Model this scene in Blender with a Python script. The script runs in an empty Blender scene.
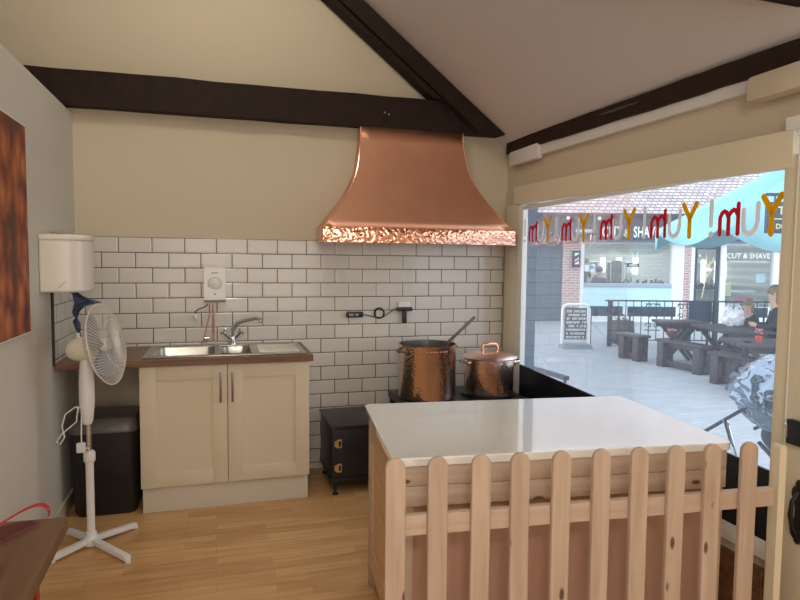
import bpy, bmesh, math, random
from mathutils import Vector, Matrix, noise
random.seed(7)
PI = math.pi
S = bpy.context.scene
C = S.collection

# ---------------------------------------------------------------- camera
yaw, pitch, roll = .2896, -.0655, .0103
fw = Vector((math.sin(yaw)*math.cos(pitch), math.cos(yaw)*math.cos(pitch), math.sin(pitch)))
r0 = Vector((math.cos(yaw), -math.sin(yaw), 0)); u0 = r0.cross(fw)
rr = math.cos(roll)*r0 + math.sin(roll)*u0
uu = -math.sin(roll)*r0 + math.cos(roll)*u0
cam_d = bpy.data.cameras.new('camera'); cam = bpy.data.objects.new('camera', cam_d); C.objects.link(cam)
cam_d.sensor_width = 36; cam_d.lens = 36*608.7/800; cam_d.clip_start = .05; cam_d.clip_end = 200
m3 = Matrix((rr, uu, -fw)).transposed()
cam.matrix_world = Matrix.Translation((.8637, -4.2644, 1.4873)) @ m3.to_4x4()
S.camera = cam

# ---------------------------------------------------------------- world, light, exposure
S.view_settings.view_transform = 'Standard'; S.view_settings.look = 'None'
S.view_settings.gamma = 1; S.view_settings.use_curve_mapping = False
S.view_settings.exposure = 0.0
w = bpy.data.worlds.new('world'); S.world = w; w.use_nodes = True
nt = w.node_tree; nt.nodes.clear()
wo = nt.nodes.new('ShaderNodeOutputWorld'); bg = nt.nodes.new('ShaderNodeBackground')
tc = nt.nodes.new('ShaderNodeTexCoord'); sx = nt.nodes.new('ShaderNodeSeparateXYZ')
cr = nt.nodes.new('ShaderNodeValToRGB')
cr.color_ramp.elements[0].position = .0; cr.color_ramp.elements[0].color = (.88, .94, 1.0, 1)
cr.color_ramp.elements[1].position = .8; cr.color_ramp.elements[1].color = (.80, .89, 1.0, 1)
nt.links.new(tc.outputs['Generated'], sx.inputs[0]); nt.links.new(sx.outputs['Z'], cr.inputs[0])
nt.links.new(cr.outputs[0], bg.inputs[0]); nt.links.new(bg.outputs[0], wo.inputs[0])
bg.inputs[1].default_value = 2.45

def area(name, loc, target, sx_, sy_, power, col):
    d = bpy.data.lights.new(name, 'AREA'); d.shape = 'RECTANGLE'; d.size = sx_; d.size_y = sy_
    d.energy = power; d.color = col
    o = bpy.data.objects.new(name, d); C.objects.link(o); o.location = loc
    o.rotation_euler = (Vector(target)-Vector(loc)).to_track_quat('-Z', 'Y').to_euler()
    return o
area('overhead_fill', (.3, -3.6, 3.7), (.5, -2.6, 0), 1.2, 1.2, 12, (1, .88, .70))  # unseen warm area light added overhead as general room fill
area('gable_lamp_glow', (.9, -1.5, 3.75), (.9, -.2, 3.0), .5, .3, 11, (1, .94, .80))
area('front_fill', (1.2, -6.2, 1.5), (1.5, -1, 1.2), 2.4, 1.8, 30, (1, .96, .92))  # added fill from behind the camera; the front wall has no opening
pd = bpy.data.lights.new('rear_point_fill', 'POINT'); pd.energy = 62; pd.color = (1, .94, .86); pd.shadow_soft_size = .25  # unseen point light added to brighten ceiling and walls, no fitting there
po = bpy.data.objects.new('rear_point_fill', pd); C.objects.link(po); po.location = (.9, -4.9, 2.5)
sh = area('barber_shop_fill', (12.6, 11.8, 2.15), (12.6, 11.8, 0), 4, 1.5, 110, (1, .97, .92)); sh.rotation_euler = (0, 0, -yaw)  # added light that lifts the dark shop interior
por = area('window_portal', (3.25, -1.41, 1.3), (0, -1.41, 1.2), 2.1, 1.3, 1, (1, 1, 1)); por.data.cycles.is_portal = True

# ---------------------------------------------------------------- materials
def new_mat(name):
    m = bpy.data.materials.new(name); m.use_nodes = True
    return m, m.node_tree, m.node_tree.nodes['Principled BSDF']
def mat(name, col, rough=.5, metal=0, noise_amt=0, noise_scale=8, bump=0, bump_scale=40, spec=.5, coat=0, emit=None, es=0, trans=0):
    m, t, b = new_mat(name)
    b.inputs['Base Color'].default_value = (*col, 1); b.inputs['Roughness'].default_value = rough
    b.inputs['Metallic'].default_value = metal; b.inputs['Specular IOR Level'].default_value = spec
    b.inputs['Coat Weight'].default_value = coat; b.inputs['Coat Roughness'].default_value = .05
    if trans: b.inputs['Transmission Weight'].default_value = trans
    if emit: b.inputs['Emission Color'].default_value = (*emit, 1); b.inputs['Emission Strength'].default_value = es
    tc = t.nodes.new('ShaderNodeTexCoord')
    if noise_amt:
        n = t.nodes.new('ShaderNodeTexNoise'); n.inputs['Scale'].default_value = noise_scale; n.inputs['Detail'].default_value = 5
        t.links.new(tc.outputs['Object'], n.inputs['Vector'])
        mx = t.nodes.new('ShaderNodeMix'); mx.data_type = 'RGBA'
        mx.inputs[6].default_value = (*[c*(1-noise_amt) for c in col], 1); mx.inputs[7].default_value = (*[min(1, c*(1+noise_amt)) for c in col], 1)
        t.links.new(n.outputs['Fac'], mx.inputs[0]); t.links.new(mx.outputs[2], b.inputs['Base Color'])
    if bump:
        n = t.nodes.new('ShaderNodeTexNoise'); n.inputs['Scale'].default_value = bump_scale; n.inputs['Detail'].default_value = 3
        t.links.new(tc.outputs['Object'], n.inputs['Vector'])
        bp = t.nodes.new('ShaderNodeBump'); bp.inputs['Strength'].default_value = bump; bp.inputs['Distance'].default_value = .01
        t.links.new(n.outputs['Fac'], bp.inputs['Height']); t.links.new(bp.outputs[0], b.inputs['Normal'])
    return m

def brick_mat(name, axes, c1, c2, mortar, bw, rh, ms, off=(0, 0), rough=.2, bump=.5, offset=.5, spec=.5, mortar_smooth=.1, bevel=0):
    m, t, b = new_mat(name)
    tc = t.nodes.new('ShaderNodeTexCoord'); sp = t.nodes.new('ShaderNodeSeparateXYZ'); cb = t.nodes.new('ShaderNodeCombineXYZ')
    t.links.new(tc.outputs['Object'], sp.inputs[0])
    for i in range(2):
        a = t.nodes.new('ShaderNodeMath'); a.operation = 'SUBTRACT'; a.inputs[1].default_value = off[i]
        t.links.new(sp.outputs[axes[i]], a.inputs[0]); t.links.new(a.outputs[0], cb.inputs[i])
    def br(ms_, sm):
        k = t.nodes.new('ShaderNodeTexBrick'); k.offset = offset; k.inputs['Scale'].default_value = 1
        k.inputs['Brick Width'].default_value = bw; k.inputs['Row Height'].default_value = rh
        k.inputs['Mortar Size'].default_value = ms_; k.inputs['Mortar Smooth'].default_value = sm; k.inputs['Bias'].default_value = 0
        t.links.new(cb.outputs[0], k.inputs['Vector']); return k
    k = br(ms, mortar_smooth)
    k.inputs['Color1'].default_value = (*c1, 1); k.inputs['Color2'].default_value = (*c2, 1); k.inputs['Mortar'].default_value = (*mortar, 1)
    t.links.new(k.outputs['Color'], b.inputs['Base Color'])
    b.inputs['Roughness'].default_value = rough; b.inputs['Specular IOR Level'].default_value = spec
    k2 = br(bevel, 1.0) if bevel else k
    iv = t.nodes.new('ShaderNodeMath'); iv.operation = 'SUBTRACT'; iv.inputs[0].default_value = 1
    t.links.new(k2.outputs['Fac'], iv.inputs[1])
    bp = t.nodes.new('ShaderNodeBump'); bp.inputs['Strength'].default_value = bump; bp.inputs['Distance'].default_value = .004
    t.links.new(iv.outputs[0], bp.inputs['Height']); t.links.new(bp.outputs[0], b.inputs['Normal'])
    return m, t, b, k

def wood_mat(name, c_lo, c_hi, grain_axis='X', scale=1., rough=.5, knots=False, coat=0):
    m, t, b = new_mat(name)
    tc = t.nodes.new('ShaderNodeTexCoord'); mp = t.nodes.new('ShaderNodeMapping')
    s = {'X': (1.2, 16, 16), 'Y': (16, 1.2, 16), 'Z': (16, 16, 1.2)}[grain_axis]
    mp.inputs['Scale'].default_value = [v*scale for v in s]
    t.links.new(tc.outputs['Object'], mp.inputs[0])
    oi = t.nodes.new('ShaderNodeObjectInfo'); ad = t.nodes.new('ShaderNodeVectorMath'); ad.operation = 'ADD'
    ml = t.nodes.new('ShaderNodeMath'); ml.operation = 'MULTIPLY'; ml.inputs[1].default_value = 37
    t.links.new(oi.outputs['Random'], ml.inputs[0]); t.links.new(mp.outputs[0], ad.inputs[0]); t.links.new(ml.outputs[0], ad.inputs[1])
    n = t.nodes.new('ShaderNodeTexNoise'); n.inputs['Scale'].default_value = 1.5; n.inputs['Detail'].default_value = 6; n.inputs['Distortion'].default_value = .6
    t.links.new(ad.outputs[0], n.inputs['Vector'])
    r = t.nodes.new('ShaderNodeValToRGB'); r.color_ramp.elements[0].position = .3; r.color_ramp.elements[1].position = .7
    r.color_ramp.elements[0].color = (*c_lo, 1); r.color_ramp.elements[1].color = (*c_hi, 1)
    t.links.new(n.outputs['Fac'], r.inputs[0]); out = r.outputs[0]
    if knots:
        mp2 = t.nodes.new('ShaderNodeMapping'); mp2.inputs['Scale'].default_value = {'X': (6, 14, 14), 'Y': (14, 6, 14), 'Z': (14, 14, 5.5)}[grain_axis]
        t.links.new(tc.outputs['Object'], mp2.inputs[0])
        ad2 = t.nodes.new('ShaderNodeVectorMath'); ad2.operation = 'ADD'
        t.links.new(mp2.outputs[0], ad2.inputs[0]); t.links.new(ml.outputs[0], ad2.inputs[1])
        v = t.nodes.new('ShaderNodeTexVoronoi'); v.inputs['Scale'].default_value = 1.0; t.links.new(ad2.outputs[0], v.inputs['Vector'])
        r2 = t.nodes.new('ShaderNodeValToRGB'); r2.color_ramp.elements[0].position = .09; r2.color_ramp.elements[1].position = .15
        r2.color_ramp.elements[0].color = (.10, .045, .02, 1); r2.color_ramp.elements[1].color = (1, 1, 1, 1)
        t.links.new(v.outputs['Distance'], r2.inputs[0])
        mx = t.nodes.new('ShaderNodeMix'); mx.data_type = 'RGBA'; mx.blend_type = 'MULTIPLY'; mx.inputs[0].default_value = .85
        t.links.new(out, mx.inputs[6]); t.links.new(r2.outputs[0], mx.inputs[7]); out = mx.outputs[2]
    t.links.new(out, b.inputs['Base Color']); b.inputs['Roughness'].default_value = rough
    b.inputs['Coat Weight'].default_value = coat; b.inputs['Coat Roughness'].default_value = .15
    return m

def hammered(name, col, rough, strength, scale):
    m, t, b = new_mat(name)
    b.inputs['Metallic'].default_value = 1; b.inputs['Roughness'].default_value = rough; 
    tc = t.nodes.new('ShaderNodeTexCoord'); v = t.nodes.new('ShaderNodeTexVoronoi'); v.feature = 'SMOOTH_F1'; v.inputs['Scale'].default_value = scale
    t.links.new(tc.outputs['Object'], v.inputs['Vector'])
    bp = t.nodes.new('ShaderNodeBump'); bp.inputs['Strength'].default_value = strength; bp.inputs['Distance'].default_value = .006
    t.links.new(v.outputs['Distance'], bp.inputs['Height']); t.links.new(bp.outputs[0], b.inputs['Normal'])
    n = t.nodes.new('ShaderNodeTexNoise'); n.inputs['Scale'].default_value = 5; n.inputs['Detail'].default_value = 6
    t.links.new(tc.outputs['Object'], n.inputs['Vector'])
    mx = t.nodes.new('ShaderNodeMix'); mx.data_type = 'RGBA'
    mx.inputs[6].default_value = (*[c*.88 for c in col], 1); mx.inputs[7].default_value = (*[min(1, c*1.1) for c in col], 1)
    t.links.new(n.outputs['Fac'], mx.inputs[0]); t.links.new(mx.outputs[2], b.inputs['Base Color'])
    return m

def glass_mat(name, tint, refl=.08, rough=0.):
    m = bpy.data.materials.new(name); m.use_nodes = True; t = m.node_tree; t.nodes.clear()
    o = t.nodes.new('ShaderNodeOutputMaterial'); mx = t.nodes.new('ShaderNodeMixShader'); tr = t.nodes.new('ShaderNodeBsdfTransparent')
    g = t.nodes.new('ShaderNodeBsdfGlossy'); lw = t.nodes.new('ShaderNodeLayerWeight'); lw.inputs[0].default_value = .2
    mu = t.nodes.new('ShaderNodeMath'); mu.operation = 'MULTIPLY_ADD'; mu.inputs[1].default_value = .28; mu.inputs[2].default_value = refl; mu.use_clamp = True
    g.inputs['Roughness'].default_value = rough; tr.inputs[0].default_value = (*tint, 1)
    t.links.new(lw.outputs['Fresnel'], mu.inputs[0]); t.links.new(mu.outputs[0], mx.inputs[0])
    t.links.new(tr.outputs[0], mx.inputs[1]); t.links.new(g.outputs[0], mx.inputs[2]); t.links.new(mx.outputs[0], o.inputs[0])
    return m

M = {}
M['cream'] = mat('cream_plaster', (.63, .55, .415), .85, bump=.08, bump_scale=25, spec=.2)
M['grey_white'] = mat('off_white_plaster', (.66, .63, .57), .85, bump=.06, bump_scale=25, spec=.2)
M['ceil'] = mat('ceiling_plaster', (.73, .70, .68), .9, bump=.06, bump_scale=15, spec=.2)
M['cream_paint'] = mat('cream_gloss_paint', (.78, .70, .52), .4, spec=.4)
M['white_paint'] = mat('white_frame_paint', (.82, .82, .78), .35)
M['beam'] = mat('dark_stained_oak', (.026, .013, .009), .7, spec=.25, noise_amt=.5, noise_scale=12, bump=.5, bump_scale=30)
M['beam_raw'] = mat('bare_chipped_oak', (.10, .07, .05), .8, noise_amt=.3, noise_scale=20)
TZ = (1.617 - 17*.0985)
M['tile_xz'] = brick_mat('white_metro_tile_x', ('X', 'Z'), (.70, .665, .61), (.66, .62, .565), (.05, .045, .045), .2, .0985, .0028, (-.05, TZ), .12, .35, bevel=.012)[0]
M['tile_yz'] = brick_mat('white_metro_tile_y', ('Y', 'Z'), (.70, .665, .61), (.66, .62, .565), (.05, .045, .045), .2, .0985, .0028, (-.05, TZ), .12, .35, bevel=.012)[0]
M['grout'] = mat('dark_tile_edge', (.03, .028, .028), .6)
M['cab'] = mat('cream_cabinet_paint', (.68, .585, .43), .4, spec=.4)
M['plinth'] = mat('cream_plinth', (.66, .595, .48), .5)
M['steel'] = mat('brushed_stainless_steel', (.46, .44, .40), .28, metal=1, bump=.03, bump_scale=80)
M['chrome'] = mat('chrome', (.75, .75, .76), .08, metal=1)
M['handle'] = mat('brushed_nickel', (.24, .20, .17), .35, metal=1)
M['worktop'] = wood_mat('walnut_block_worktop', (.115, .05, .026), (.24, .12, .065), 'X', 1, .35)
M['tablewood'] = wood_mat('dark_oak_table', (.11, .055, .028), (.20, .115, .062), 'Y', 1, .4)
M['pine'] = wood_mat('raw_pine_boards', (.52, .38, .28), (.64, .50, .40), 'X', 1, .6, knots=True)
M['pine_z'] = wood_mat('raw_pine_upright', (.48, .35, .265), (.62, .485, .385), 'Z', 1, .6, knots=True)
M['pine_y'] = wood_mat('raw_pine_side', (.60, .38, .20), (.74, .53, .32), 'Y', 1, .6)
M['pine_panel'] = wood_mat('pinkish_pine_panel', (.46, .27, .19), (.55, .34, .25), 'Z', 1, .6)
M['white_top'] = mat('white_polished_worktop', (.93, .93, .90), .09, coat=1.0, noise_amt=.02, noise_scale=60)
M['copper'] = hammered('planished_copper', (.86, .47, .32), .42, .10, 45)
M['copper_band'] = hammered('hammered_copper_band', (.92, .50, .36), .12, .9, 42)
M['copper_pot'] = hammered('hammered_copper_pot', (.98, .72, .63), .24, .3, 60)
M['copper_plain'] = mat('plain_copper', (.90, .48, .33), .15, metal=1)
M['brass'] = mat('brass', (.85, .62, .30), .3, metal=1)
M['black_metal'] = mat('black_enamel', (.010, .010, .012), .35, bump=.05, bump_scale=30)
M['black_gloss'] = mat('black_gloss_panel', (.012, .014, .022), .25)
M['black_plastic'] = mat('black_plastic', (.012, .011, .012), .4)
M['bag_film'] = mat('dark_bin_bag_film', (.10, .09, .085), .3, bump=.4, bump_scale=20)
M['fan_white'] = mat('white_fan_plastic', (.80, .78, .76), .35)
M['fan_cream'] = mat('cream_fan_plastic', (.78, .75, .60), .35)
M['fan_cage'] = mat('white_wire_cage', (.75, .72, .66), .4)
M['fan_blade'] = glass_mat('clear_grey_fan_blade', (.78, .79, .84), .28, .5)
M['disp'] = mat('white_dispenser_plastic', (.80, .76, .68), .25)
M['paper_blue'] = mat('blue_paper_towel', (.085, .105, .17), .9, noise_amt=.15, noise_scale=30)
M['white_plastic'] = mat('white_plastic', (.82, .80, .76), .3)
M['grey_print'] = mat('grey_print', (.30, .29, .28), .5)
M['red_strap'] = mat('red_ribbon', (.34, .02, .02), .4)
M['dark_red'] = mat('dark_red_leather', (.10, .015, .015), .4)
M['red_leg'] = mat('red_painted_leg', (.38, .025, .02), .45)
M['glass'] = glass_mat('window_glass', (.98, .99, 1.0), .0)
_t = M['glass'].node_tree; _o = [n for n in _t.nodes if n.type == 'OUTPUT_MATERIAL'][0]; _s = _o.inputs[0].links[0].from_socket   # translucent haze film added over the pane
_m = _t.nodes.new('ShaderNodeMixShader'); _d = _t.nodes.new('ShaderNodeBsdfTranslucent'); _d.inputs[0].default_value = (.85, .9, 1, 1); _m.inputs[0].default_value = .04
_t.links.new(_s, _m.inputs[1]); _t.links.new(_d.outputs[0], _m.inputs[2]); _t.links.new(_m.outputs[0], _o.inputs[0])
def vinyl(name, col):
    m = bpy.data.materials.new(name); m.use_nodes = True; t = m.node_tree; t.nodes.clear()
    o = t.nodes.new('ShaderNodeOutputMaterial'); mx = t.nodes.new('ShaderNodeMixShader'); a = t.nodes.new('ShaderNodeBsdfDiffuse'); b = t.nodes.new('ShaderNodeBsdfTranslucent')
    a.inputs[0].default_value = (*col, 1); b.inputs[0].default_value = (*col, 1); mx.inputs[0].default_value = .45
    t.links.new(a.outputs[0], mx.inputs[1]); t.links.new(b.outputs[0], mx.inputs[2]); t.links.new(mx.outputs[0], o.inputs[0]); return m
M['let_red'] = vinyl('red_vinyl', (.72, .04, .05)); M['let_yel'] = vinyl('yellow_vinyl', (.85, .52, .01)); M['let_grey'] = vinyl('pale_grey_vinyl', (.88, .84, .82))

M['white_top'].node_tree.nodes['Principled BSDF'].inputs['Coat IOR'].default_value = 1.9
# floor laminate
def floor_mat():
    m, t, b, k = brick_mat('oak_laminate_floor', ('X', 'Y'), (.60, .34, .14), (.74, .46, .21), (.42, .23, .10), .42, .066, .0008, (0, 0), .32, .02, offset=.37)
    tc = t.nodes.new('ShaderNodeTexCoord'); mp = t.nodes.new('ShaderNodeMapping'); mp.inputs['Scale'].default_value = (1.5, 22, 1)
    n = t.nodes.new('ShaderNodeTexNoise'); n.inputs['Scale'].default_value = 2; n.inputs['Detail'].default_value = 6
    t.links.new(tc.outputs['Object'], mp.inputs[0]); t.links.new(mp.outputs[0], n.inputs[0])
    r = t.nodes.new('ShaderNodeValToRGB'); r.color_ramp.elements[0].position = .3; r.color_ramp.elements[0].color = (.78, .72, .66, 1)
    r.color_ramp.elements[1].position = .65; r.color_ramp.elements[1].color = (1, 1, 1, 1); t.links.new(n.outputs['Fac'], r.inputs[0])
    mx = t.nodes.new('ShaderNodeMix'); mx.data_type = 'RGBA'; mx.blend_type = 'MULTIPLY'; mx.inputs[0].default_value = 1
    t.links.new(k.outputs['Color'], mx.inputs[6]); t.links.new(r.outputs[0], mx.inputs[7]); t.links.new(mx.outputs[2], b.inputs['Base Color'])
    return m
M['floor'] = floor_mat()

def photo_print_mat():
    m, t, b = new_mat('autumn_canvas_print')
    tc = t.nodes.new('ShaderNodeTexCoord'); mp = t.nodes.new('ShaderNodeMapping'); mp.inputs['Scale'].default_value = (1, 6, 4)
    n = t.nodes.new('ShaderNodeTexVoronoi'); n.inputs['Scale'].default_value = 1.6
    n2 = t.nodes.new('ShaderNodeTexNoise'); n2.inputs['Scale'].default_value = 2.2; n2.inputs['Detail'].default_value = 8; n2.inputs['Distortion'].default_value = .4
    t.links.new(tc.outputs['Object'], mp.inputs[0]); t.links.new(mp.outputs[0], n.inputs['Vector']); t.links.new(mp.outputs[0], n2.inputs['Vector'])
    ad = t.nodes.new('ShaderNodeMath'); ad.operation = 'MULTIPLY'
    t.links.new(n.outputs['Distance'], ad.inputs[0]); t.links.new(n2.outputs['Fac'], ad.inputs[1])
    r = t.nodes.new('ShaderNodeValToRGB'); e = r.color_ramp.elements
    e[0].position = .03; e[0].color = (.62, .24, .08, 1); e[1].position = .6; e[1].color = (.06, .03, .025, 1)
    e2 = e.new(.22); e2.color = (.36, .085, .03, 1); e3 = e.new(.36); e3.color = (.16, .045, .03, 1)
    t.links.new(ad.outputs[0], r.inputs[0]); t.links.new(r.outputs[0], b.inputs['Base Color']); b.inputs['Roughness'].default_value = .6
    return m
M['print'] = photo_print_mat()

# ---------------------------------------------------------------- builder helpers
class MB:
    def __init__(s): s.bm = bmesh.new()
    def _add(s, verts, faces, smooth=False):
        vs = [s.bm.verts.new(v) for v in verts]; fs = []
        for f in faces:
            try: fs.append(s.bm.faces.new([vs[i] for i in f]))
            except ValueError: pass
        for f in fs: f.smooth = smooth
        return vs, fs
    def box(s, x0, x1, y0, y1, z0, z1, bev=0, rot=None, at=None):
        t = bmesh.new(); bmesh.ops.create_cube(t, size=1)
        bmesh.ops.scale(t, vec=(abs(x1-x0), abs(y1-y0), abs(z1-z0)), verts=t.verts)
        if bev: bmesh.ops.bevel(t, geom=t.edges[:]+t.verts[:], offset=bev, segments=2, affect='EDGES', profile=.6)
        mt = Matrix.Translation(((x0+x1)/2, (y0+y1)/2, (z0+z1)/2))
        if rot is not None:
            mt = mt @ rot
        bmesh.ops.transform(t, matrix=mt, verts=t.verts)
        s.merge(t); return s
    def merge(s, t, mt=None):
        if mt is not None: bmesh.ops.transform(t, matrix=mt, verts=t.verts)
        t.verts.index_update()
        s._add([v.co.copy() for v in t.verts], [[v.index for v in f.verts] for f in t.faces]); t.free()
    def obox(s, p0, p1, w_, h_, up=(0, 0, 1), bev=0):     # bar from p0 to p1
        p0 = Vector(p0); p1 = Vector(p1); d = (p1-p0); L = d.length; d.normalize(); up = Vector(up)
        sd = d.cross(up)
        if sd.length < 1e-4: sd = d.cross(Vector((1, 0, 0)))
        sd.normalize(); u = sd.cross(d)
        t = bmesh.new(); bmesh.ops.create_cube(t, size=1); bmesh.ops.scale(t, vec=(L, w_, h_), verts=t.verts)
        if bev: bmesh.ops.bevel(t, geom=t.edges[:], offset=bev, segments=2, affect='EDGES')
        mt = Matrix((d, sd, u)).transposed().to_4x4(); mt.translation = (p0+p1)/2
        s.merge(t, mt); return s
    def prism(s, poly, axis, a0, a1):                      # poly in the other two axes
        def P(p, a):
            return {'X': (a, p[0], p[1]), 'Y': (p[0], a, p[1]), 'Z': (p[0], p[1], a)}[axis]
        n = len(poly); v = [P(p, a0) for p in poly]+[P(p, a1) for p in poly]
        s._add(v, [list(range(n)), list(range(2*n-1, n-1, -1))]+[[i, (i+1) % n, n+(i+1) % n, n+i] for i in range(n)])
        return s
    def lathe(s, prof, seg=32, at=(0, 0, 0), mt=None, cap=True):
        v = []; f = []
        for (r, z) in prof:
            for k in range(seg):
                a = 2*PI*k/seg; v.append(Vector((r*math.cos(a), r*math.sin(a), z)))
        for i in range(len(prof)-1):
            for k in range(seg): f.append([i*seg+k, i*seg+(k+1) % seg, (i+1)*seg+(k+1) % seg, (i+1)*seg+k])
        if cap:
            f.append(list(range(seg))[::-1]); f.append([(len(prof)-1)*seg+k for k in range(seg)])
        if mt is None: mt = Matrix.Translation(at)
        s._add([mt @ p for p in v], f, True); return s
    def tube(s, pts, r, seg=8, closed=False, flat=None):
        pts = [Vector(p) for p in pts]; n = len(pts); v = []; f = []; prev = None
        rs = r if isinstance(r, (list, tuple)) else [r]*n
        for i, p in enumerate(pts):
            if closed: d = pts[(i+1) % n]-pts[i-1]
            else: d = pts[min(i+1, n-1)]-pts[max(i-1, 0)]
            d.normalize()
            if prev is None: a = d.orthogonal().normalized()
            else: a = (prev-d*prev.dot(d)).normalized()
            prev = a; b = d.cross(a)
            for k in range(seg):
                t = 2*PI*k/seg; v.append(p+(a*math.cos(t)+b*math.sin(t))*rs[i])
        m = n if closed else n-1
        for i in range(m):
            j = (i+1) % n
            for k in range(seg): f.append([i*seg+k, i*seg+(k+1) % seg, j*seg+(k+1) % seg, j*seg+k])
        if not closed: f.append(list(range(seg))[::-1]); f.append([(n-1)*seg+k for k in range(seg)])
        s._add(v, f, True); return s
    def cyl(s, p0, p1, r, seg=16): return s.tube([p0, p1], r, seg)
    def sphere(s, c, r, sc=(1, 1, 1), seg=20):
        t = bmesh.new(); bmesh.ops.create_uvsphere(t, u_segments=seg, v_segments=seg//2+2, radius=r)
        s.merge(t, Matrix.Translation(c) @ Matrix.Diagonal((*sc, 1))); return s
    def quadgrid(s, fn, nu, nv, thick=0):
        v = [Vector(fn(i/nu, j/nv)) for j in range(nv+1) for i in range(nu+1)]
        f = [[j*(nu+1)+i, j*(nu+1)+i+1, (j+1)*(nu+1)+i+1, (j+1)*(nu+1)+i] for j in range(nv) for i in range(nu)]
        vs, fs = s._add(v, f, True); return s
    def build(s, name, m, parent=None, kind=None, local=False, angle=40, solid=0, subsurf=0):
        me = bpy.data.meshes.new(name); bmesh.ops.recalc_face_normals(s.bm, faces=s.bm.faces)
        if parent is not None and not local:
            bmesh.ops.transform(s.bm, matrix=parent_m(parent).inverted(), verts=s.bm.verts)
        s.bm.to_mesh(me); s.bm.free()
        for p in me.polygons: p.use_smooth = True
        me.set_sharp_from_angle(angle=math.radians(angle))
        if isinstance(m, str): m = M[m]
        me.materials.append(m)
        o = bpy.data.objects.new(name, me); C.objects.link(o)
        if parent is not None: o.parent = parent
        if solid: md = o.modifiers.new('solid', 'SOLIDIFY'); md.thickness = solid; md.offset = 0
        if subsurf: md = o.modifiers.new('sub', 'SUBSURF'); md.levels = subsurf; md.render_levels = subsurf
        if kind: o['kind'] = kind
        return o
def parent_m(p):
    m = Matrix.Translation(p.location) @ p.rotation_euler.to_matrix().to_4x4()
    return parent_m(p.parent) @ m if p.parent else m
def tag(o, label, cat, group=None):
    o['label'] = label; o['category'] = cat
    if group: o['group'] = group
    return o
def thing(name, label, cat, loc=(0, 0, 0), rz=0, group=None):
    o = bpy.data.objects.new(name, None); C.objects.link(o); o.empty_display_size = .1
    o.location = loc; o.rotation_euler = (0, 0, rz); return tag(o, label, cat, group)
def struct(name, mb, m, parent=None, **k): return mb.build(name, m, parent, kind='structure', **k)
def dup(root, loc, rz, label):
    r = root.copy(); C.objects.link(r); r.location = loc; r.rotation_euler = (0, 0, rz); r['label'] = label
    def rec(a, b):
        for ch in a.children:
            c = ch.copy(); C.objects.link(c); c.parent = b; rec(ch, c)
    rec(root, r); return r
_font = None
def text(mb, s, size, mt, thick=.002, spacing=1.):
    """letters of the built-in font as solid shapes; text plane = local XY, mt puts it in place; centred"""
    cu = bpy.data.curves.new('t', 'FONT'); cu.body = s; cu.size = size; cu.extrude = thick; cu.align_x = 'CENTER'; cu.align_y = 'CENTER'
    cu.space_character = spacing; cu.resolution_u = 3; cu.offset = size*.02
    o = bpy.data.objects.new('t', cu); C.objects.link(o)
    dg = bpy.context.evaluated_depsgraph_get(); me = bpy.data.meshes.new_from_object(o.evaluated_get(dg))
    t = bmesh.new(); t.from_mesh(me); mb.merge(t, mt)
    bpy.data.objects.remove(o); bpy.data.curves.remove(cu); bpy.data.meshes.remove(me)
    return mb
def rx(a): return Matrix.Rotation(a, 4, 'X')
def ry(a): return Matrix.Rotation(a, 4, 'Y')
def rz_(a): return Matrix.Rotation(a, 4, 'Z')
T = Matrix.Translation

# ================================================================ THE SETTING
XW = 2.94
struct('floor', MB().box(-3, 3.02, -6.6, .1, -.06, 0), 'floor')
struct('wall_back', MB().prism([(-3, 0), (3.02, 0), (3.02, 2.36), (0, 4.85), (-3, 2.4)], 'Y', 0, .14), 'cream')
struct('wall_left', MB().box(-.1, 0, -6.5, 0, 0, 2.372), 'grey_white')
struct('wall_front', MB().prism([(-3, 0), (3.02, 0), (3.02, 2.36), (0, 4.85), (-3, 2.4)], 'Y', -6.6, -6.5), 'cream')
struct('wall_far_left', MB().box(-3.1, -3, -6.6, .1, 0, 2.5), 'cream')
struct('ceiling', MB().prism([(2.98, 2.325), (0, 4.622), (0, 4.78), (3.3, 2.20)], 'Y', -6.6, .14), 'ceil')
struct('ceiling_left_slope', MB().prism([(-2.98, 2.32), (0, 4.66), (0, 4.78), (-3.3, 2.20)], 'Y', -6.6, .14), 'ceil')
# window wall: below the sill, corner pier, above the lintel, beyond the door
XO = 3.06
struct('wall_right', MB().box(XW+.02, XO, -2.43, 0, 0, .30).box(XW+.03, 3.0, -.20, 0, .30, 2.0)
       .box(XW+.04, XO, -6.5, 0, 2.0, 2.4).box(XW+.02, XO, -6.5, -3.42, 0, 2.0), 'cream')
struct('trim_1', MB().prism([(-.19, 1.900), (-2.46, 1.853), (-2.46, 1.992), (-.19, 2.027)], 'X', XW-.005, XW+.05), 'cream_paint')          # lintel board
struct('trim_2', MB().prism([(-.10, 2.213), (-6.5, 2.13), (-6.5, 2.20), (-.10, 2.30)], 'X', XW+.005, XO), 'ceil')    # ledge under the wall plate
struct('baseboard_left', MB().box(0, .014, -6.4, -.01, 0, .09, .003), 'cream_paint')
struct('baseboard_right', MB().box(XW-.01, XW+.02, -2.42, 0, 0, .262, .003), 'worktop')
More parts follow.
